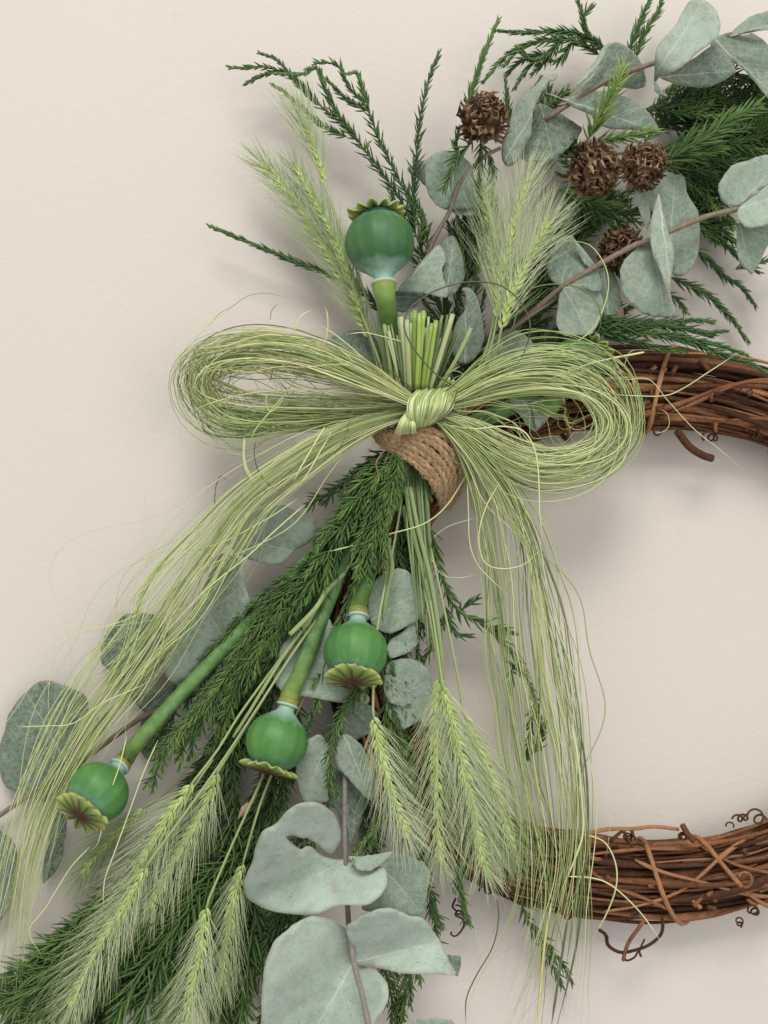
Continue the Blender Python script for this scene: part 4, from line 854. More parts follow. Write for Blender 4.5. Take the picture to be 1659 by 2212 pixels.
poppy('upright green poppy seed head above the cut stalks, crown on top', 820, 525, 56, 75, (-.10, -1), -.18, [(845, 720, 44), (862, 860, 40), (880, 980, 36)], 19, crown_r=.92, droop=.02, skin=M_POD_DARK)
poppy('hanging poppy seed head in the middle, its brown rayed crown turned to the viewer', 768, 1408, 60, 69, (-.06, 1), .52, [(800, 1220, 52), (840, 1090, 46), (880, 980, 38)], 17, crown_r=.98, droop=-.08, spin=.2)
poppy('hanging poppy seed head left of centre with crown seen edge on', 598, 1602, 58, 67, (-.28, 1), .30, [(650, 1450, 50), (700, 1320, 44), (760, 1180, 40), (860, 1000, 36)], 16, crown_r=1.0, droop=-.05)
poppy('lowest left poppy seed head at the end of the longest stem, crown facing the viewer', 212, 1712, 50, 66, (-.75, 1), .80, [(300, 1600, 44), (400, 1490, 38), (500, 1385, 32), (620, 1260, 30), (860, 1000, 34)], 15, crown_r=1.0, droop=-.02)
poppy('blue-green poppy seed head half hidden behind the right bow loop', 1242, 798, 42, 66, (.75, -1), -.3, [(1130, 870, 44), (1060, 900, 42), (980, 930, 38)], 17, crown_r=.9, droop=.1, skin=M_POD_DARK)
g = Geo(); t = thing('cut_poppy_stem', 'short glossy green cut stem end poking out under the twine wrap', 'stem', W1(918, 1040, 34))
p = W(spline(P(11, [(480, 1350, 40), (560, 1550, 42), (640, 1700, 42), (700, 1850, 40), (745, 1940, 38)]), 20)); g.tubes(p, np.array([9, 11, 12, 13, 14, 14, 14, 14, 14, 13, 13, 12, 11, 10, 8, 7, 6, 5, 4, 2.]) * S, 12, v=.5); part('stem', g, M_STEM, t)

# ================================================================ barley ears
def husk_mesh(seed):
    """one spikelet: three slender pointed husks fanned out, unit length along +Z"""
    r = np.random.default_rng(seed); g = Geo()
    for a, l, y in ((-.26, .92, 0), (.26, .95, .02), (0, 1.0, -.09)):
        q = np.linspace(0, 1, 7); x = np.sin(a) * l * (q - .35 * q ** 2) * 1.1; z = l * q * math.cos(a)
        p = np.stack([x, y - .10 * np.sin(q * 3.0) + 0 * q, z], 1)
        g.tubes(p, np.array([.05, .095, .118, .105, .075, .038, .008]), 6, flat=.75, v=r.uniform(.2, .9), ref=(0, 1, 0.01))
    return g.mesh('spikelet', M_EAR)
HUSKS = [husk_mesh(s) for s in range(4)]
def ear(label, f, axis_pts, h0, h1, stem, awn=85, wid=1.0, shade=.5, spread=.34, stemr=2.6, hl=24):
    q = spline(P(f, axis_pts), 60); q = np.c_[q[:, :2], np.linspace(h0, h1, 60)]
    w_ = W(q); t = thing('barley_ear', label, 'barley ear', w_[0], 'bearded barley ears'); base = w_[0]
    L = np.r_[0, np.cumsum(np.linalg.norm(np.diff(w_, axis=0), axis=1))]; tot = L[-1]
    step = 6.2 * S; n = int(tot / step); rr = random.Random(int(q[0, 0] * 7 + q[-1, 1]))
    T = np.gradient(w_, axis=0); T /= np.linalg.norm(T, axis=1, keepdims=True)
    ap = []; av = []
    for i in range(n):
        s = (i + .3) * step; k = min(58, int(np.searchsorted(L, s))); c = Vector(w_[k]); d = Vector(T[k]).normalized(); u = i / n
        front = Vector((0, -1, 0)); sd = d.cross(front).normalized(); front = sd.cross(d).normalized() if sd.cross(d).y < 0 else -(sd.cross(d).normalized())
        sg = (-1, 1, 0)[i % 3] if i % 6 < 3 else (1, -1, 0)[i % 3]
        env = .72 + .36 * math.sin(min(1, u * 1.25 + .12) * math.pi) if u < .8 else .72 + .30 * (1 - u) / .2 * .7
        lean = sg * .34 * wid; zz = (d * math.cos(lean) + sd * math.sin(lean) + front * (.16 if sg == 0 else .05)).normalized()
        xx = zz.cross(-front).normalized(); yy = zz.cross(xx)
        M = Matrix((xx, yy, zz)).transposed() @ Matrix.Rotation(rr.uniform(-.35, .35), 3, 'Z')
        M4 = (M * (hl * S * env * rr.uniform(.9, 1.1))).to_4x4(); M4.translation = c - Vector(base) + front * (4.5 if sg == 0 else 2.5) * S + sd * sg * 2.0 * S * wid
        link('spikelet', HUSKS[rr.randrange(4)], t, M4)
        # bristles leave the husk tips, slightly bent
        for j in range(8):
            al = lean * .9 + rr.gauss(0, spread * .36) + sg * spread * .30; be = rr.gauss(-.06, .15)
            st = c + zz * hl * S * env * rr.uniform(.35, .95)
            dd = (d * math.cos(al) + sd * math.sin(al) + front * be).normalized(); ln = awn * S * rr.uniform(.75, 1.3) * (.75 + .5 * math.sin(min(1, u * .9 + .15) * math.pi))
            b = (sd * rr.uniform(-.10, .10) + front * rr.uniform(-.06, .06) - sd * al * .12)
            ap.append([st + dd * ln * x + b * ln * x * x for x in (0, .3, .65, 1)]); av.append(min(1, max(0, shade + rr.gauss(0, .25))))
    A = np.array([[tuple(x) for x in row] for row in ap])
    g = Geo(); g.tubes(A, np.array([.50, .45, .36, .15]) * S, 3, v=av, cap=False); part('awns', g, M_AWN, t, kind='stuff')
    g = Geo(); sp = [tuple(base + (w_[3] - base))] + [tuple(base)] + [tuple(x) for x in W(np.array(P(f, stem) if stem and len(stem[0]) == 3 else stem, float))]
    g.tubes(spline3(sp, 26), stemr * S, 8, v=.72); part('stem', g, M_STALK, t)
def D(*p): return list(p)
ear('outermost left barley ear leaning left against the wall', 0, [(800, 735), (776, 680), (735, 590), (665, 480), (600, 390), (565, 352)], 36, 34, [(835, 850, 40), (870, 930, 40)], 88, shade=.35, spread=.25)
ear('slimmer barley ear just right of the leftmost leaning one', 0, [(782, 680), (755, 600), (715, 500), (670, 420), (640, 365)], 40, 38, [(812, 760, 42), (860, 900, 42)], 80, .7, .3, .22)
ear('tall thin barley ear whose tip crosses the arching dark sprig', 0, [(702, 400), (692, 360), (672, 305), (648, 252)], 42, 44, [(745, 520, 42), (790, 640, 42), (830, 780, 42), (870, 920, 40)], 105, .7, .5, .26, 2.4, 20)
ear('brightest barley ear standing in front of the tall pale leaf', 0, [(1073, 690), (1085, 600), (1110, 490), (1140, 385)], 56, 58, [(1050, 780, 52), (985, 900, 44)], 92, 1.0, .75)
ear('bright barley ear leaning right in front of the large eucalyptus leaf', 0, [(1082, 715), (1108, 630), (1140, 560), (1186, 480)], 60, 62, [(1062, 790, 52), (1000, 890, 44)], 95, 1.0, .7, .40)
ear('paler barley ear behind the bright one, left of the pair', 0, [(1070, 670), (1065, 580), (1062, 500), (1052, 440)], 48, 48, [(1045, 770, 46), (980, 890, 42)], 95, .8, .4, .36, 2.4, 22)
ear('single barley ear hanging before the central eucalyptus stem', 0, [(806, 1545), (828, 1640), (850, 1720), (878, 1800)], 66, 66, [(807, 1460, 64), (811, 1389, 62), (825, 1300, 60), (850, 1180, 52), (880, 1010, 42)], 82, 1.15, .8, .36)
ear('left one of the three barley ears hanging together on the right', 0, [(950, 1455), (944, 1540), (942, 1680), (950, 1860)], 56, 52, [(932, 1350, 54), (905, 1200, 50), (885, 1010, 42)], 88, 1.2, .6, .30)
ear('middle one of the three barley ears hanging together on the right', 0, [(956, 1478), (985, 1590), (1020, 1740), (1048, 1880)], 60, 58, [(938, 1350, 56), (915, 1200, 50), (895, 1010, 42)], 88, 1.2, .65, .32)
ear('right one of the three barley ears, leaning over the lower vine arc', 0, [(1002, 1545), (1035, 1620), (1070, 1710), (1110, 1830)], 52, 50, [(985, 1440, 52), (945, 1250, 50), (905, 1080, 44)], 85, 1.1, .5, .34)
ear('hidden back barley ear between the three right hand ears', 0, [(965, 1560), (1000, 1660), (1045, 1780), (1085, 1850)], 44, 44, [(945, 1400, 46), (900, 1080, 40)], 85, 1.1, .45, .34)
ear('barley ear starting under the left poppy stem, second from left', 0, [(418, 1688), (370, 1755), (325, 1830), (285, 1905), (255, 1975)], 58, 58, [(470, 1620, 56), (520, 1540, 54), (600, 1430, 50), (700, 1290, 44)], 95, 1.1, .6)
ear('long barley ear pointing to the bottom left corner', 0, [(318, 1868), (275, 1945), (228, 2020), (190, 2090), (155, 2165)], 62, 58, [(430, 1715, 62), (516, 1591, 58), (620, 1430, 52), (720, 1280, 46), (850, 1050, 40)], 100, 1.1, .7)
ear('barley ear with bristles over the dark gap, third from left', 0, [(472, 1665), (440, 1745), (395, 1830), (355, 1900), (325, 1960)], 54, 52, [(520, 1590, 54), (600, 1460, 50), (700, 1300, 44)], 88, 1.1, .6)
ear('bright barley ear cut off by the bottom edge', 0, [(446, 1955), (432, 2050), (412, 2150), (395, 2270)], 60, 60, [(495, 1840, 58), (545, 1728, 54), (570, 1670, 48), (640, 1500, 40), (780, 1250, 36)], 95, 1.15, .7)
ear('slender barley ear hanging just left of the bottom pale leaves', 0, [(526, 1862), (505, 1940), (490, 2030), (476, 2125)], 54, 52, [(555, 1760, 54), (583, 1682, 48), (660, 1500, 38), (800, 1250, 34)], 88, .9, .45, .26)
ear('dull brownish green barley ear far back behind the lowest poppy crown', 0, [(317, 1742), (280, 1775), (238, 1815), (178, 1885)], 22, 20, [(380, 1690, 24), (480, 1560, 26), (620, 1380, 28)], 95, 1.0, .05, .36)
ear('faint barley ear in the shade behind the bottom left ears', 0, [(260, 1930), (220, 2000), (170, 2080), (120, 2150)], 42, 40, [(330, 1830, 40), (460, 1640, 36)], 95, 1.0, .3, .36)
for lb, f, pts, st in (('thin green grass stem with a folded sheath running past the left of the central poppies', 6, [(420, 490, 48), (360, 590, 50), (250, 740, 52), (150, 900, 54), (90, 1000, 54), (20, 1110, 54)], 3.4),
                       ('thin pale straw crossing the central poppy stem diagonally', 10, [(500, 1555, 56), (700, 1350, 54), (800, 1200, 50), (950, 1050, 46)], 5)):
    q = W(spline(P(f, pts), 24)); t = thing('grass_stalk', lb, 'grass stalk', q[0]); g = Geo(); g.tubes(q, st * S, 8, v=.6, flat=.5); part('stem', g, M_STALK, t)
e = thing('dried_stem', 'dry brown stem with a withered leaf under the left central poppy', 'dried stem', W1(585, 1680, 50))
estem(e, 7, [(1435, 200, 50), (1410, 270, 50), (1385, 340, 50), (1355, 385, 50)], 2.6, 2, M_BROWNLEAF)
leaf(e, 7, [(1360, 360), (1330, 370), (1308, 400), (1295, 450), (1310, 440), (1340, 415), (1365, 390)], 50, .6, wave=.3, mat=M_BROWNLEAF)

# ================================================================ bundled stems and cut stalks
t = thing('cut_stalk_bundle', 'fan of cut pale and bright green grass stalks sticking up above the bow knot', 'stalks', W1(905, 850, 46))
rs = np.random.default_rng(11)
STK = []
for i in range(84):
    u = rs.uniform(0, 1); top = 832 + 160 * u + rs.normal(0, 5); ty = 690 + 16 * abs(u - .5) * 2 + rs.uniform(-20, 32)
    STK.append((top, ty, 872 + 62 * u + rs.normal(0, 3), 862, rs.uniform(34, 58), rs.choice([1.6, 2.4, 3.4]), rs.choice([rs.uniform(0, .35), rs.uniform(.6, 1)])))
STK += [(915, 672, 902, 850, 60, 5, .55), (906, 676, 899, 850, 61, 4.2, .8), (896, 670, 896, 850, 58, 4.6, .2), (942, 692, 917, 850, 60, 4.8, .5), (933, 698, 912, 850, 61, 4, .1), (926, 684, 908, 850, 58, 2.6, .9), (978, 678, 925, 850, 58, 5, .8), (1018, 708, 940, 850, 60, 4, .6), (866, 684, 880, 850, 60, 5, .85), (878, 690, 885, 850, 62, 5, .75), (1000, 740, 950, 850, 58, 3.5, .4), (1085, 745, 985, 850, 52, 4, .5), (830, 700, 850, 850, 56, 4, .55), (840, 715, 862, 850, 58, 3.5, .8), (818, 675, 845, 850, 48, 5, .3)]
M_BRIGHT = mat_straw('bright_blade', [(0, (.20, .36, .05)), (1, (.36, .50, .09))], .4)
for x0, y0, x1, y1, h, r, v in STK:
    p = spline([(x1, y1, h * .9), ((x0 + x1) / 2 + rs.normal(0, 2), (y0 + y1) / 2, h), (x0, y0, h + 2)], 8)
    g = Geo(); g.tubes(W(p), r * S, 8, v=v, flat=.3 if r > 3.9 else .6, twist=rs.uniform(0, 1.5)); part('stalk', g, M_BRIGHT if r in (5, 4.2, 4.6, 4.8, 4) and 890 < x0 < 945 else M_STALK, t)
t = thing('stem_bundle', 'bundle of straight green and straw coloured stems hanging below the twine wrap', 'stems', W1(890, 1000, 42))
for i in range(30):
    u = rs.uniform(-1, 1); x0 = 893 + u * 22; x1 = 925 + u * 20 + rs.normal(0, 6); y1 = rs.uniform(1180, 1440); hh = rs.uniform(38, 54)
    xm = (x0 + x1) / 2 - 4 + rs.normal(0, 4)
    k = (y1 - 960) / 480
    p = spline([(x0, 960, 40), (x0 + (xm - x0) * k * 1.2, 960 + (y1 - 960) * .5, hh), (x0 + (x1 - x0) * k, y1, hh + 2)], 14)
    g = Geo(); g.tubes(W(p), rs.uniform(1.2, 3.2) * S, 7, v=rs.choice([rs.uniform(0, .45), rs.uniform(.6, 1)], p=[.7, .3]), flat=.7); part('stem', g, M_STALK, t)
for f, pts, r, v in ((6, [(770, 20, 50), (800, 200, 52), (850, 400, 54), (900, 620, 54), (925, 820, 54)], 5, .35), (6, [(790, 20, 50), (825, 200, 54), (880, 420, 56), (915, 640, 56), (940, 880, 56)], 4.5, .5), (6, [(700, 240, 56), (690, 380, 58), (680, 500, 58), (668, 600, 58)], 4.5, .4),
                     (6, [(692, 260, 58), (712, 370, 60), (690, 490, 60), (672, 606, 60)], 5, .3), (6, [(760, 100, 48), (790, 280, 48), (815, 420, 46)], 4, .2), (10, [(1440, 150, 50), (1350, 400, 50), (1260, 700, 50)], 13, .2)):
    q = W(spline(P(f, pts), 20)); g = Geo(); g.tubes(q, r * S * np.clip(np.linspace(0, 1, 20)[::-1] * 6, .2, 1), 8, v=v, flat=.35); part('stem', g, M_STALK, t)
g = Geo(); g.tubes(W(spline(P(11, [(150, 1180, 52), (60, 1350, 54), (120, 1480, 54), (40, 1600, 54), (130, 1700, 52)]), 20)), 1.3 * S, 5, v=.3); part('withered_strip', g, M_BROWNLEAF, t)
g = Geo(); g.tubes(W(spline(P(10, [(1270, 50, 54), (1205, 150, 56), (1220, 250, 56), (1160, 350, 56)]), 20)), 1.6 * S, 5, v=.3, flat=.3); part('withered_strip', g, M_BROWNLEAF, t)

# ================================================================ twine wrap
t = thing('twine_wrap', 'brown jute twine wound tightly round the stems below the bow knot', 'twine', W1(910, 980, 50))
outer = np.array(P(11, [(-60, 790, 38), (150, 905, 52), (480, 905, 60), (750, 915, 62), (1000, 1050, 60), (1150, 1250, 54), (1225, 1450, 46), (1190, 1650, 38), (1080, 1850, 28), (980, 2010, 18)]))
inner = np.array(P(11, [(-125, 860, 36), (0, 1075, 46), (300, 1255, 56), (560, 1440, 60), (740, 1640, 58), (800, 1760, 52), (830, 1850, 44), (845, 1920, 36), (850, 1980, 28), (855, 2040, 18)]))
O_, I_ = spline(outer, 60), spline(inner, 60)
NR = 7
for i in range(NR):
    u = (i + .0) / (NR - 1); q = O_ * (1 - u) + I_ * u; q[:, 2] += 3.0 * math.sin(u * math.pi) + rs.normal(0, .4)
    q[:, :2] += np.stack([1.4 * np.sin(np.linspace(0, 9, 60) + i * 2), 1.4 * np.cos(np.linspace(0, 7, 60) + i * 3)], 1)
    w_ = W(q); T = np.gradient(w_, axis=0); T /= np.linalg.norm(T, axis=1, keepdims=True); N = np.cross(T, [0, 1, 0.05]); N /= np.linalg.norm(N, axis=1, keepdims=True); B = np.cross(T, N)
    g = Geo(); s = np.linspace(0, 1, 60)
    m = 240; w2 = np.stack([np.interp(np.linspace(0, 1, m), s, w_[:, k]) for k in range(3)], 1); N2 = np.stack([np.interp(np.linspace(0, 1, m), s, N[:, k]) for k in range(3)], 1); B2 = np.stack([np.interp(np.linspace(0, 1, m), s, B[:, k]) for k in range(3)], 1)
    for ply in range(2):
        a = np.linspace(0, 6.283 * 8, m) + ply * math.pi
        g.tubes(w2 + (np.cos(a)[:, None] * N2 + np.sin(a)[:, None] * B2) * 2.3 * S, 5.6 * S, 6, v=.3 + .3 * rs.random())
    # loose fibres of the twine
    FN = 150; kk = rs.integers(2, 57, FN); f0 = w_[kk]; dirs = T[kk] * rs.uniform(.5, 1, (FN, 1)) * rs.choice([-1, 1], (FN, 1)) + N[kk] * rs.normal(0, .22, (FN, 1)) + np.array([0, -1, 0]) * rs.uniform(0, .35, (FN, 1))
    ln = rs.uniform(8, 26, (FN, 1)) * S; off = np.array([0, -1, 0]) * 6.0 * S + N[kk] * rs.normal(0, 3.5, (FN, 1)) * S
    A = np.stack([f0 + off + dirs * ln * x + np.array([0, -1, 0]) * ln * .25 * x * (1 - x) + N[kk] * ln * x * x * rs.normal(0, .3, (FN, 1)) for x in (0, .33, .66, 1)], 1)
    g.tubes(A, np.array([.55, .5, .4, .2]) * S, 3, v=rs.uniform(.2, 1, FN), cap=False)
    part('twine_turn', g, M_JUTE, t)
# packed stems inside the wrap
t2 = thing('bound_stem_core', 'dark packed stems held inside the twine wrap', 'stems', W1(905, 980, 30))
for i in range(24):
    x = rs.uniform(-1, 1); hh = rs.uniform(14, 46)
    p = spline([(880 + x * 30, 850, hh), (905 + x * 48, 960, hh), (900 + x * 40, 1070, hh)], 10); g = Geo(); g.tubes(W(p), rs.uniform(5, 9) * S, 7, v=rs.uniform(0, .3)); part('stem', g, M_STALK, t2)

# ================================================================ fibre bow
bow = thing('grass_bow', 'large loose bow of pale green dried grass fibres tied over the twine wrap', 'bow', W1(915, 880, 62))
def bundle(name, f, ctrl, n, rad=(.7, 1.3), mat=None, vlo=0., vhi=1., wander=.2, cross=.5, K=40, taper=True, endvar=0.0, fly=.07, kind='stuff', powr=1.0, thick=.03):
    """ctrl: (x, y, h, half width in the wall plane, half depth mm)"""
    c = np.array(P(f, ctrl)); q = spline(c, K); xy = q[:, :2]; T = np.gradient(xy, axis=0); T /= np.linalg.norm(T, axis=1, keepdims=True) + 1e-9
    N = np.stack([-T[:, 1], T[:, 0]], 1); s = np.linspace(0, 1, K)
    if 'loop' in name: q[:, 3] = np.where(q[:, 3] > 16, 16 + (q[:, 3] - 16) * 1.12, q[:, 3]); q[:, 4] *= 1.3
    A = rng.uniform(-1, 1, n); A = np.sign(A) * np.abs(A) ** powr; Bz = rng.uniform(-1, 1, n)
    A2 = np.clip(A + rng.normal(0, cross, n), -1.25, 1.25); Bz2 = np.clip(Bz + rng.normal(0, cross, n), -1.2, 1.2)
    nc = max(4, n // 4); ci = rng.integers(0, nc, n); ca = rng.uniform(-1, 1, nc); ca = np.sign(ca) * np.abs(ca) ** powr; ca2 = np.clip(ca + rng.normal(0, cross, nc), -1.2, 1.2)
    cb = rng.uniform(-1, 1, nc); cv = rng.normal(0, .16, nc); loose_ = rng.random(n) < .25
    A = np.where(loose_, A, ca[ci] + rng.normal(0, .10, n)); A2 = np.where(loose_, A2, ca2[ci] + rng.normal(0, .25, n)); Bz = np.where(loose_, Bz, cb[ci] + rng.normal(0, .2, n))
    cw = rng.uniform(0, 6.28, (nc, 4))
    ph = rng.uniform(0, 6.28, (n, 4)); ph = np.where(loose_[:, None], ph, cw[ci] + rng.normal(0, .35, (n, 4))); wn = wander * np.where(rng.random(n) < fly, rng.uniform(2, 5, n), 1)
    a = A[:, None] * (1 - s) + A2[:, None] * s + wn[:, None] * (np.sin(s * 5.5 + ph[:, :1]) + .5 * np.sin(s * 12 + ph[:, 1:2]) + .22 * np.sin(s * 31 + ph[:, 2:3])) * np.clip(s * 8, 0, 1)
    b = Bz[:, None] * (1 - s) + Bz2[:, None] * s + .3 * np.sin(s * 6 + ph[:, 3:4])
    X = xy[None, :, 0] + a * q[None, :, 3] * N[None, :, 0]; Y = xy[None, :, 1] + a * q[None, :, 3] * N[None, :, 1]
    H = np.clip(q[None, :, 2] + b * q[None, :, 4], 2, 110)
    if 'loop' in name:      # every strand makes a loop of its own size
        k0 = np.array([912.0, 880.0]); sc_ = rng.normal(.94, .045, nc)[ci] + rng.normal(0, .025, n); sc_ = np.clip(sc_, .72, 1.01)[:, None]
        sy_ = np.clip(rng.normal(.95, .10, nc)[ci] + rng.normal(0, .05, n), .6, 1.15)[:, None]
        X = k0[0] + (X - k0[0]) * sc_; Y = k0[1] + (Y - k0[1]) * sy_
    kk_ = max(6, K // 5); kn = np.cumsum(rng.normal(0, 1.0, (2, n, kk_)), axis=2); kn -= kn.mean(2, keepdims=True); xs_ = np.linspace(0, kk_ - 1, K)
    i0_ = np.clip(xs_.astype(int), 0, kk_ - 2); f_ = xs_ - i0_; f_ = f_ * f_ * (3 - 2 * f_); kn = (kn[..., i0_] * (1 - f_) + kn[..., i0_ + 1] * f_) * np.clip(s * 6, 0, 1) * 2.0
    X = X + kn[0]; Y = Y + kn[1]
    pts = W(np.stack([X, Y, H], -1))
    if endvar > 0:   # strands of different lengths
        e = 1 - endvar * rng.random(n) ** 1.5
        ix = e[:, None] * np.linspace(0, K - 1, K)[None, :]; i0 = np.clip(ix.astype(int), 0, K - 2); fr = (ix - i0)[..., None]
        pts = np.take_along_axis(pts, i0[..., None].repeat(3, 2), 1) * (1 - fr) + np.take_along_axis(pts, (i0 + 1)[..., None].repeat(3, 2), 1) * fr
    r = .86 * rng.uniform(rad[0], rad[1], n)[:, None] * S * np.ones((1, K)); r = np.where(rng.random((n, 1)) < thick, r * 2.0, r)
    if taper: r = r * np.clip((1 - s) * 5, .25, 1)[None, :]
    vv = np.clip((rng.beta(1.5, 1.3, n) + cv[ci]) * (vhi - vlo) + vlo, 0, 1); g = Geo(); wide = rng.random(n) < .5
    if wide.any(): g.tubes(pts[wide], r[wide] * 1.15, 4, v=vv[wide], flat=.3)
    if (~wide).any(): g.tubes(pts[~wide], r[~wide] * .62, 4, v=vv[~wide], flat=1.7)
    return part(name, g, mat or M_RAFFIA, bow, kind=kind)
# left loop: upper yellowish sheaf, outer turn, lower sheaf
L1 = [(915, 880, 62, 8, 4), (870, 855, 66, 14, 5), (800, 818, 70, 24, 7), (720, 782, 72, 30, 9), (620, 752, 70, 34, 10), (520, 744, 66, 32, 10), (440, 764, 60, 28, 10), (404, 810, 54, 26, 10), (415, 850, 48, 28, 9), (470, 885, 44, 34, 8), (580, 898, 44, 32, 8), (700, 895, 46, 26, 7), (820, 886, 50, 16, 5), (900, 880, 56, 8, 3)]
bundle('left_loop', 0, L1, 60, (.75, 1.3), None, .15, 1, .16, .45, 60, False, fly=.04)
bundle('left_loop', 0, L1[:7] + [(400, 780, 56, 30, 8), (400, 850, 50, 20, 8), (430, 900, 46, 20, 6)], 46, (.8, 1.5), M_RAFFIA2, .2, 1, .16, .5, 46, True, .35)
bundle('left_loop', 0, [(915, 880, 58, 6, 4), (820, 893, 50, 14, 5), (700, 900, 42, 22, 7), (580, 905, 40, 30, 7), (480, 910, 40, 34, 8), (420, 880, 44, 30, 8), (395, 820, 50, 22, 8), (430, 780, 56, 26, 8), (520, 762, 60, 30, 8), (640, 780, 60, 30, 8), (760, 810, 60, 24, 6), (890, 865, 60, 10, 4)], 44, (.7, 1.3), None, 0, .75, .2, .5, 56, False)
bundle('left_loop', 0, [(900, 884, 52, 6, 3), (780, 890, 46, 10, 5), (650, 896, 42, 12, 6), (540, 905, 40, 14, 6), (470, 925, 40, 18, 6), (400, 890, 42, 20, 4)], 26, (1.2, 2.2), None, 0, .7, .15, .5, 36, True, .3)
bundle('left_loop', 0, [(880, 870, 60, 12, 4), (760, 860, 54, 24, 6), (620, 850, 46, 40, 8), (500, 830, 44, 50, 8), (430, 880, 44, 40, 6), (480, 940, 42, 30, 6), (560, 930, 40, 30, 5), (640, 880, 40, 40, 5)], 34, (.5, .9), None, .2, 1, .35, .8, 50, True, .5, .3)
# single strands that show by themselves
def strand(f, pts, r, v, mat=None, K=40, name='loose_strand'):
    q = spline(P(f, pts), K); g = Geo(); s = np.linspace(0, 1, K)
    g.tubes(W(q), r * S * np.clip(np.minimum(s * 20, (1 - s) * 6), .3, 1), 4, v=v, flat=.6); part(name, g, mat or M_RAFFIA, bow)
strand(3, [(1400, 655, 66), (1150, 625, 68), (900, 605, 68), (700, 605, 64), (500, 625, 60), (300, 680, 56), (175, 738, 54)], 1.5, .95, M_RAFFIA2)
strand(3, [(520, 400, 50), (640, 455, 50), (740, 490, 50), (810, 515, 50)], 3.0, .5, M_RAFFIA2)
strand(3, [(300, 530, 50), (400, 570, 50), (500, 610, 50), (620, 640, 50)], 2.6, .45, M_RAFFIA2)
strand(3, [(760, 340, 74), (775, 270, 76), (810, 200, 76), (870, 165, 74)], 1.4, .9, M_RAFFIA2)
strand(3, [(905, 410, 74), (940, 340, 76), (955, 260, 76), (950, 180, 76), (935, 148, 76)], 1.5, .7, M_RAFFIA2)
strand(3, [(1300, 560, 72), (1150, 430, 74), (1020, 320, 76), (900, 240, 76)], 1.3, .8, M_RAFFIA2)
strand(3, [(1400, 350, 60), (1250, 310, 60), (1150, 290, 62), (1050, 300, 62)], 1.1, .8)
strand(3, [(230, 330, 60), (290, 260, 62), (380, 190, 62), (440, 150, 62)], 1.2, .95)
strand(3, [(310, 250, 40), (360, 190, 40), (430, 150, 40), (520, 90, 42), (620, 75, 44), (700, 90, 44), (760, 120, 44)], .8, .4)
strand(3, [(640, 220, 60), (650, 170, 60), (685, 130, 60)], 1.0, .3)
strand(3, [(500, 860, 54), (495, 960, 54), (510, 1040, 54), (560, 1110, 54), (640, 1150, 54), (690, 1160, 54)], 1.8, .9)
strand(3, [(505, 870, 55), (500, 970, 55), (530, 1060, 55), (590, 1120, 55), (660, 1140, 55)], 1.4, .8)
strand(3, [(560, 880, 54), (555, 960, 56), (580, 1050, 56), (640, 1120, 56), (700, 1155, 54)], 1.0, .0, M_BROWNFIBRE)
strand(3, [(940, 800, 64), (880, 900, 66), (810, 1020, 66), (770, 1100, 64)], 1.8, .95)
strand(3, [(975, 830, 64), (900, 960, 66), (850, 1050, 66), (790, 1130, 62)], 1.5, .85)
strand(3, [(1105, 680, 70), (1070, 780, 70), (1040, 880, 68), (990, 960, 64)], 1.0, .1)
strand(3, [(270, 780, 48), (290, 830, 48), (370, 855, 48), (470, 845, 48), (560, 800, 50), (660, 770, 50)], 2.2, .1)
strand(3, [(340, 1250, 40), (340, 1180, 42), (350, 1110, 44), (375, 1072, 44), (410, 1100, 44)], 1.0, .0, M_BROWNFIBRE)
strand(3, [(590, 1150, 52), (580, 1200, 50), (600, 1225, 48), (640, 1180, 48)], 1.3, .2)
strand(3, [(640, 560, 56), (660, 490, 58), (710, 455, 58), (760, 500, 56)], 1.2, .35)
strand(3, [(820, 480, 62), (740, 600, 64), (640, 720, 64), (560, 820, 62), (530, 900, 60)], 1.6, .55)
strand(3, [(740, 600, 62), (690, 680, 64), (640, 720, 64), (620, 640, 62), (700, 600, 60)], 1.3, .6)
# right loop
R1 = [(925, 880, 62, 8, 4), (985, 852, 66, 14, 5), (1060, 812, 70, 24, 7), (1150, 782, 72, 34, 8), (1250, 780, 70, 40, 9), (1330, 815, 66, 40, 9), (1370, 880, 62, 26, 9), (1362, 950, 58, 28, 9), (1300, 1000, 56, 34, 9), (1200, 1015, 56, 36, 9), (1110, 985, 58, 30, 8), (1030, 935, 60, 20, 6), (960, 905, 62, 10, 4)]
bundle('right_loop', 0, R1, 56, (.75, 1.25), None, .2, 1, .17, .5, 60, False, fly=.04)
bundle('right_loop', 0, R1, 24, (.8, 1.5), None, .0, .6, .2, .6, 60, False)
bundle('right_loop', 0, [(930, 885, 60, 6, 4), (1000, 868, 60, 10, 5), (1090, 838, 62, 16, 6), (1190, 825, 64, 18, 7), (1290, 850, 64, 20, 8), (1340, 920, 62, 24, 8), (1310, 1000, 60, 30, 8), (1220, 1035, 60, 30, 8), (1120, 1020, 60, 30, 8), (1030, 960, 60, 20, 5)], 38, (.9, 1.5), None, .35, 1, .15, .5, 56, True, .1)
bundle('right_loop', 0, [(980, 880, 60, 10, 4), (1100, 900, 58, 40, 6), (1200, 950, 56, 60, 8), (1260, 960, 56, 50, 8), (1330, 900, 60, 30, 8), (1360, 840, 64, 20, 6)], 20, (.45, .8), None, .4, 1, .4, .8, 44, True, .4, .3)
strand(4, [(250, 620, 66), (400, 640, 70), (520, 630, 74), (610, 650, 76), (655, 720, 76), (672, 800, 76), (678, 900, 76), (680, 1000, 76), (690, 1090, 74), (680, 1150, 72)], 1.5, .9)
strand(4, [(480, 560, 60), (600, 540, 62), (700, 520, 64), (800, 515, 64)], .8, .8)
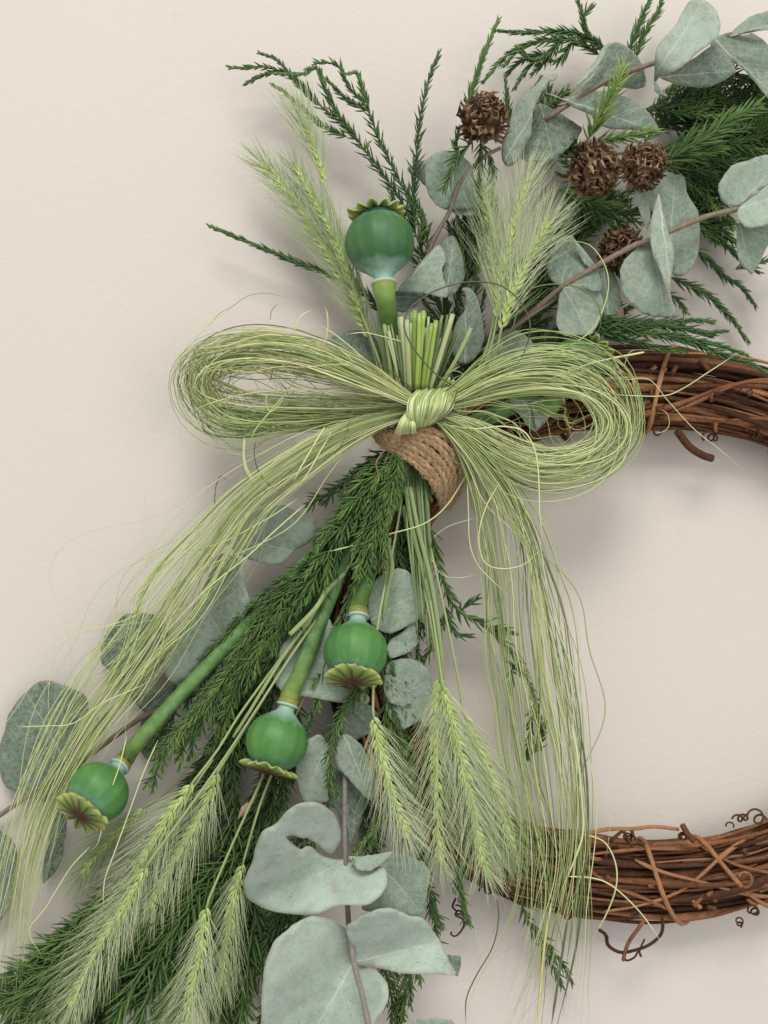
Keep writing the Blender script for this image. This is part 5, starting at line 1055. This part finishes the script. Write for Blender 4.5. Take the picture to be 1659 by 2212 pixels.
strand(4, [(330, 500, 62), (600, 400, 66), (850, 260, 66), (920, 190, 64), (965, 90, 62), (975, 0, 60), (950, -80, 58), (890, -150, 56), (800, -165, 54), (740, -160, 52)], 1.2, .6)
strand(4, [(1080, 320, 68), (900, 360, 70), (740, 420, 70), (640, 460, 68)], 1.2, .9)
strand(4, [(1130, 312, 68), (1060, 325, 68), (980, 340, 68)], 2, .85)
strand(4, [(1000, 495, 66), (1200, 500, 66), (1290, 470, 66), (1400, 400, 66), (1530, 315, 64)], 1.0, .85)
strand(4, [(1050, 430, 68), (1150, 430, 66), (1230, 520, 62), (1340, 640, 56), (1440, 720, 48), (1560, 820, 36)], .8, .9)
# dark wiry hoop above the knot
strand(4, [(335, 470, 74), (240, 410, 78), (150, 310, 80), (100, 210, 80), (120, 130, 78), (210, 60, 76), (320, 20, 76), (420, 10, 76), (520, 30, 78), (600, 100, 80), (640, 200, 80), (610, 320, 78), (540, 420, 74)], 1.5, .2, M_BROWNFIBRE, 70)
strand(4, [(560, 220, 76), (620, 60, 76), (740, 20, 76), (860, 40, 76), (930, 110, 74), (940, 200, 70), (900, 260, 66)], 1.2, .1, None, 50)
strand(4, [(330, 470, 78), (300, 550, 80), (250, 600, 80), (200, 640, 78)], 1.5, .2, M_BROWNFIBRE)
for i in range(16):
    a0 = rs.uniform(0, 6.28); cx, cy = rs.choice([400, 980, 1380]) + rs.normal(0, 26), rs.uniform(800, 960)
    n = 6; aa = a0 + np.cumsum(rs.uniform(.2, .9, n)) * rs.choice([-1, 1]); x = cx + np.cumsum(np.cos(aa)) * 16; y = cy + np.cumsum(np.sin(aa)) * 16
    strand(0, [(x[j], y[j], 56 + j) for j in range(n)], rs.uniform(.5, .8), rs.uniform(.3, 1), None, 22)
# tails
TL = [(905, 890, 60, 8, 4), (830, 905, 60, 16, 5), (740, 940, 58, 26, 6), (640, 1000, 56, 34, 8), (540, 1080, 52, 38, 9), (465, 1180, 48, 50, 9), (375, 1300, 46, 64, 9), (292, 1430, 44, 68, 9), (192, 1560, 42, 62, 9), (112, 1700, 40, 50, 9), (66, 1840, 38, 46, 9), (36, 2010, 36, 44, 9), (12, 2260, 34, 44, 9)]
bundle('left_tail', 0, TL, 44, (.7, 1.2), None, .2, 1, .26, .95, 70, True, .2, .06)
bundle('left_tail', 0, TL, 14, (1.0, 1.7), None, 0, .8, .25, .7, 70, True, .3, .06)
bundle('left_tail', 0, TL[:7] + [(285, 1440, 44, 26, 8), (165, 1620, 42, 20, 8), (70, 1820, 40, 20, 8), (30, 2050, 38, 16, 8), (20, 2260, 36, 14, 8)], 13, (1.3, 2.1), None, .6, 1, .2, .6, 60, True, .3)
bundle('left_tail', 0, TL, 26, (.5, .8), None, .3, 1, .5, .9, 70, True, .5, .4)
TR = [(930, 890, 60, 8, 4), (980, 930, 62, 14, 5), (1040, 990, 62, 24, 6), (1095, 1070, 58, 32, 7), (1128, 1170, 54, 52, 8), (1148, 1290, 52, 62, 8), (1168, 1420, 52, 66, 9), (1192, 1560, 52, 66, 9), (1208, 1700, 56, 60, 9), (1215, 1850, 58, 58, 9), (1195, 2000, 56, 66, 9), (1175, 2130, 52, 76, 9), (1160, 2270, 48, 84, 9)]
bundle('right_tail', 0, TR, 38, (.7, 1.2), None, .25, 1, .26, 1.0, 70, True, .4, .06)
bundle('right_tail', 0, TR, 14, (.9, 1.6), None, 0, .35, .25, .8, 70, True, .25, .06)
bundle('right_tail', 0, TR[:4] + [(1150, 1180, 56, 18, 6), (1175, 1330, 54, 18, 6), (1200, 1480, 54, 26, 6), (1235, 1640, 56, 24, 6), (1250, 1800, 58, 20, 6), (1235, 1950, 56, 26, 6), (1200, 2120, 52, 40, 6), (1180, 2270, 48, 50, 6)], 22, (.8, 1.5), None, .3, 1, .2, .6, 70, True, .3)
bundle('right_tail', 0, [(960, 910, 62, 8, 4), (1010, 990, 62, 14, 5), (1050, 1100, 58, 20, 6), (1070, 1250, 54, 26, 7), (1085, 1420, 50, 28, 7), (1110, 1600, 50, 26, 7), (1150, 1780, 56, 34, 8), (1165, 1950, 56, 50, 8), (1130, 2100, 52, 60, 8), (1080, 2270, 48, 60, 8)], 30, (.6, 1.1), None, .2, 1, .3, .7, 70, True, .35, .1)
strand(9, [(730, -40, 66), (760, 150, 66), (770, 350, 66), (768, 560, 66), (745, 700, 66), (735, 880, 64), (700, 1100, 60), (620, 1420, 54)], 2.0, .0)
strand(9, [(690, -60, 66), (720, 100, 66), (740, 300, 66), (745, 480, 66), (700, 620, 66), (640, 760, 64)], 2.0, .95)
strand(9, [(745, 480, 64), (850, 520, 64), (905, 620, 64), (910, 740, 64), (860, 880, 60), (780, 1015, 54)], 1.6, .8, M_RAFFIA2)
strand(9, [(660, 690, 64), (800, 700, 64), (900, 745, 64), (1030, 870, 60), (1140, 1025, 52)], 1.4, .95)
strand(9, [(320, 780, 56), (330, 900, 56), (300, 1040, 54), (220, 1180, 52), (170, 1300, 50), (170, 1440, 48)], 1.3, .0)
strand(9, [(590, 820, 62), (560, 1000, 60), (540, 1200, 56), (520, 1440, 52)], 2.6, 1.0, M_RAFFIA2)
strand(9, [(670, 900, 62), (640, 1100, 58), (590, 1430, 54)], 2.4, .05)
strand(6, [(440, 300, 62), (560, 270, 62), (700, 225, 62), (850, 180, 62), (950, 100, 62), (1040, -40, 62)], 1.4, .8)
strand(6, [(1040, 0, 60), (1045, 130, 60), (1050, 260, 60), (1080, 350, 60), (1140, 420, 58), (1220, 490, 58)], 1.2, .8)
strand(6, [(1180, 0, 66), (1120, 110, 68), (1090, 230, 68), (1110, 340, 68), (1180, 375, 66), (1280, 360, 66), (1350, 300, 66)], 1.2, .95)
strand(6, [(890, 240, 50), (960, 190, 52), (1090, 150, 54)], .7, .9)
strand(6, [(1390, 330, 50), (1450, 400, 50), (1460, 470, 50), (1440, 530, 48)], .8, .7)
strand(6, [(880, 330, 50), (930, 400, 50), (1000, 415, 50), (1090, 400, 50)], .7, .8)
strand(7, [(690, 0, 60), (650, 160, 62), (590, 340, 62), (540, 560, 60), (500, 620, 58)], 1.3, .95)
strand(7, [(860, 20, 60), (780, 200, 62), (700, 420, 62), (620, 640, 62), (570, 780, 60), (560, 920, 60), (540, 980, 58)], 1.3, .95)
strand(7, [(490, 600, 56), (380, 720, 56), (250, 930, 56), (160, 1060, 54), (230, 1200, 52)], 1.1, .9)
strand(5, [(1659, 120, 52), (1500, 260, 54), (1350, 400, 54), (1150, 560, 54), (1000, 700, 52)], 1.6, .85)
strand(5, [(1620, 90, 50), (1450, 200, 52), (1200, 330, 52), (1000, 380, 50), (850, 460, 46)], 1.4, .9)
strand(5, [(100, 1330, 48), (250, 1325, 50), (400, 1310, 52), (560, 1200, 52), (760, 1110, 50), (830, 1060, 48)], 1.0, .95)
# pale hairs drifting over the wall
for f, p in ((0, [(218, 600, 20), (245, 640, 22), (270, 670, 22), (300, 720, 24), (345, 780, 30)]), (5, [(770, -60, 20), (785, 40, 20), (790, 150, 20), (800, 260, 22), (840, 480, 26)]), (0, [(440, 900, 30), (380, 870, 26), (340, 910, 22), (325, 960, 20)]), (5, [(690, 1520, 40), (680, 1380, 40), (700, 1200, 40), (680, 1000, 40)]),
             (9, [(770, 250, 50), (850, 340, 50), (880, 430, 50), (860, 600, 48)]), (9, [(200, 900, 40), (240, 1050, 40), (300, 1300, 40)]), (0, [(1150, 960, 50), (1230, 960, 40), (1300, 940, 40), (1380, 900, 50)])):
    strand(f, p, .45, .95)
# knot: fibres wrapped over the front of the stems
g = Geo(); N = 170
P_ = []; 
for i in range(N):
    u = rs.uniform(0, 1) if i > 40 else i / 40; lay = rs.uniform(0, 1)
    st = np.array([520 + u * 620, 330 - 60 * u + rs.normal(0, 8)]); mid = np.array([385 + u * 640, 610 - u * 30]); en = np.array([470 + u * 300, 915 - u * 100 - 30 * u * u + rs.normal(0, 10)])
    q = spline([tuple(st), tuple((st + mid) / 2 + np.array([-35 * (1 - u) - 8, -10])), tuple(mid), tuple((mid + en) / 2 + np.array([-10 + 14 * u, 10])), tuple(en)], 18) + rs.normal(0, 2.0, (1, 2))
    s = np.linspace(0, 1, 18); h = 58 + 19 * np.sin(s * math.pi) ** .6 * (1 - .75 * abs(u - .42) ** 1.6) + 1.6 * lay
    q = np.array(P(11, [tuple(x) for x in q])); P_.append(np.c_[q, h])
g.tubes(W(np.array(P_)), rs.uniform(1.0, 2.1, (N, 1)) * S * np.ones((1, 18)), 5, v=np.clip(rs.beta(1.1, 1.0, N), 0, 1), flat=.55)
N = 46; P_ = []
for i in range(N):
    u = rs.uniform(0, 1); st = np.array([395 + u * 60, 600 + 90 * u]); en = np.array([200 + u * 300, 945 - 15 * u]); mid = (st + en) / 2 + np.array([10 - 30 * (1 - u), -10])
    q = spline([tuple(st), tuple(mid), tuple(en), tuple(en + np.array([25, 10]))], 16); s = np.linspace(0, 1, 16); h = 66 + 8 * np.sin(s * 2.6) - 8 * s ** 3 + rs.uniform(-1, 1)
    q = np.array(P(11, [tuple(x) for x in q])); P_.append(np.c_[q, h])
g.tubes(W(np.array(P_)), rs.uniform(1.4, 2.8, (N, 1)) * S * np.ones((1, 16)), 5, v=np.clip(rs.beta(2.5, 1.2, N), 0, 1), flat=.55)
N = 40; P_ = []
for i in range(N):
    u = rs.uniform(0, 1); q = spline([(40 + 30 * u, 740 + 70 * u), (120, 810 - 100 * u), (240, 790 - 130 * u), (390, 640 - 40 * u), (520, 600)], 16)
    h = np.linspace(58, 66, 16) + rs.uniform(-2, 2); q = np.array(P(11, [tuple(x) for x in q])); P_.append(np.c_[q, h])
g.tubes(W(np.array(P_)), rs.uniform(1.2, 2.4, (N, 1)) * S * np.ones((1, 16)), 5, v=rs.uniform(.1, .8, N), flat=.55)
part('knot', g, M_RAFFIA, bow, kind='stuff')
V, Q = blob((0, 0, 0), 1.0); g = Geo(); c = np.array(W1(912, 878, 60)); V = V * np.array([30, 16, 30]) * S + c; g.add(V, Q, v=.1); part('knot_core', g, M_RAFFIA, bow)
# split fibres at the knot's top
for f, p, r, v in ((11, [(950, 230, 66), (980, 180, 70), (1000, 130, 72)], 3, .6), (11, [(1020, 250, 66), (1050, 200, 70), (1060, 170, 72)], 3, .8), (11, [(870, 170, 62), (1000, 60, 66), (1150, -30, 68)], 1.6, .3)):
    strand(f, p, r, v, None, 10)
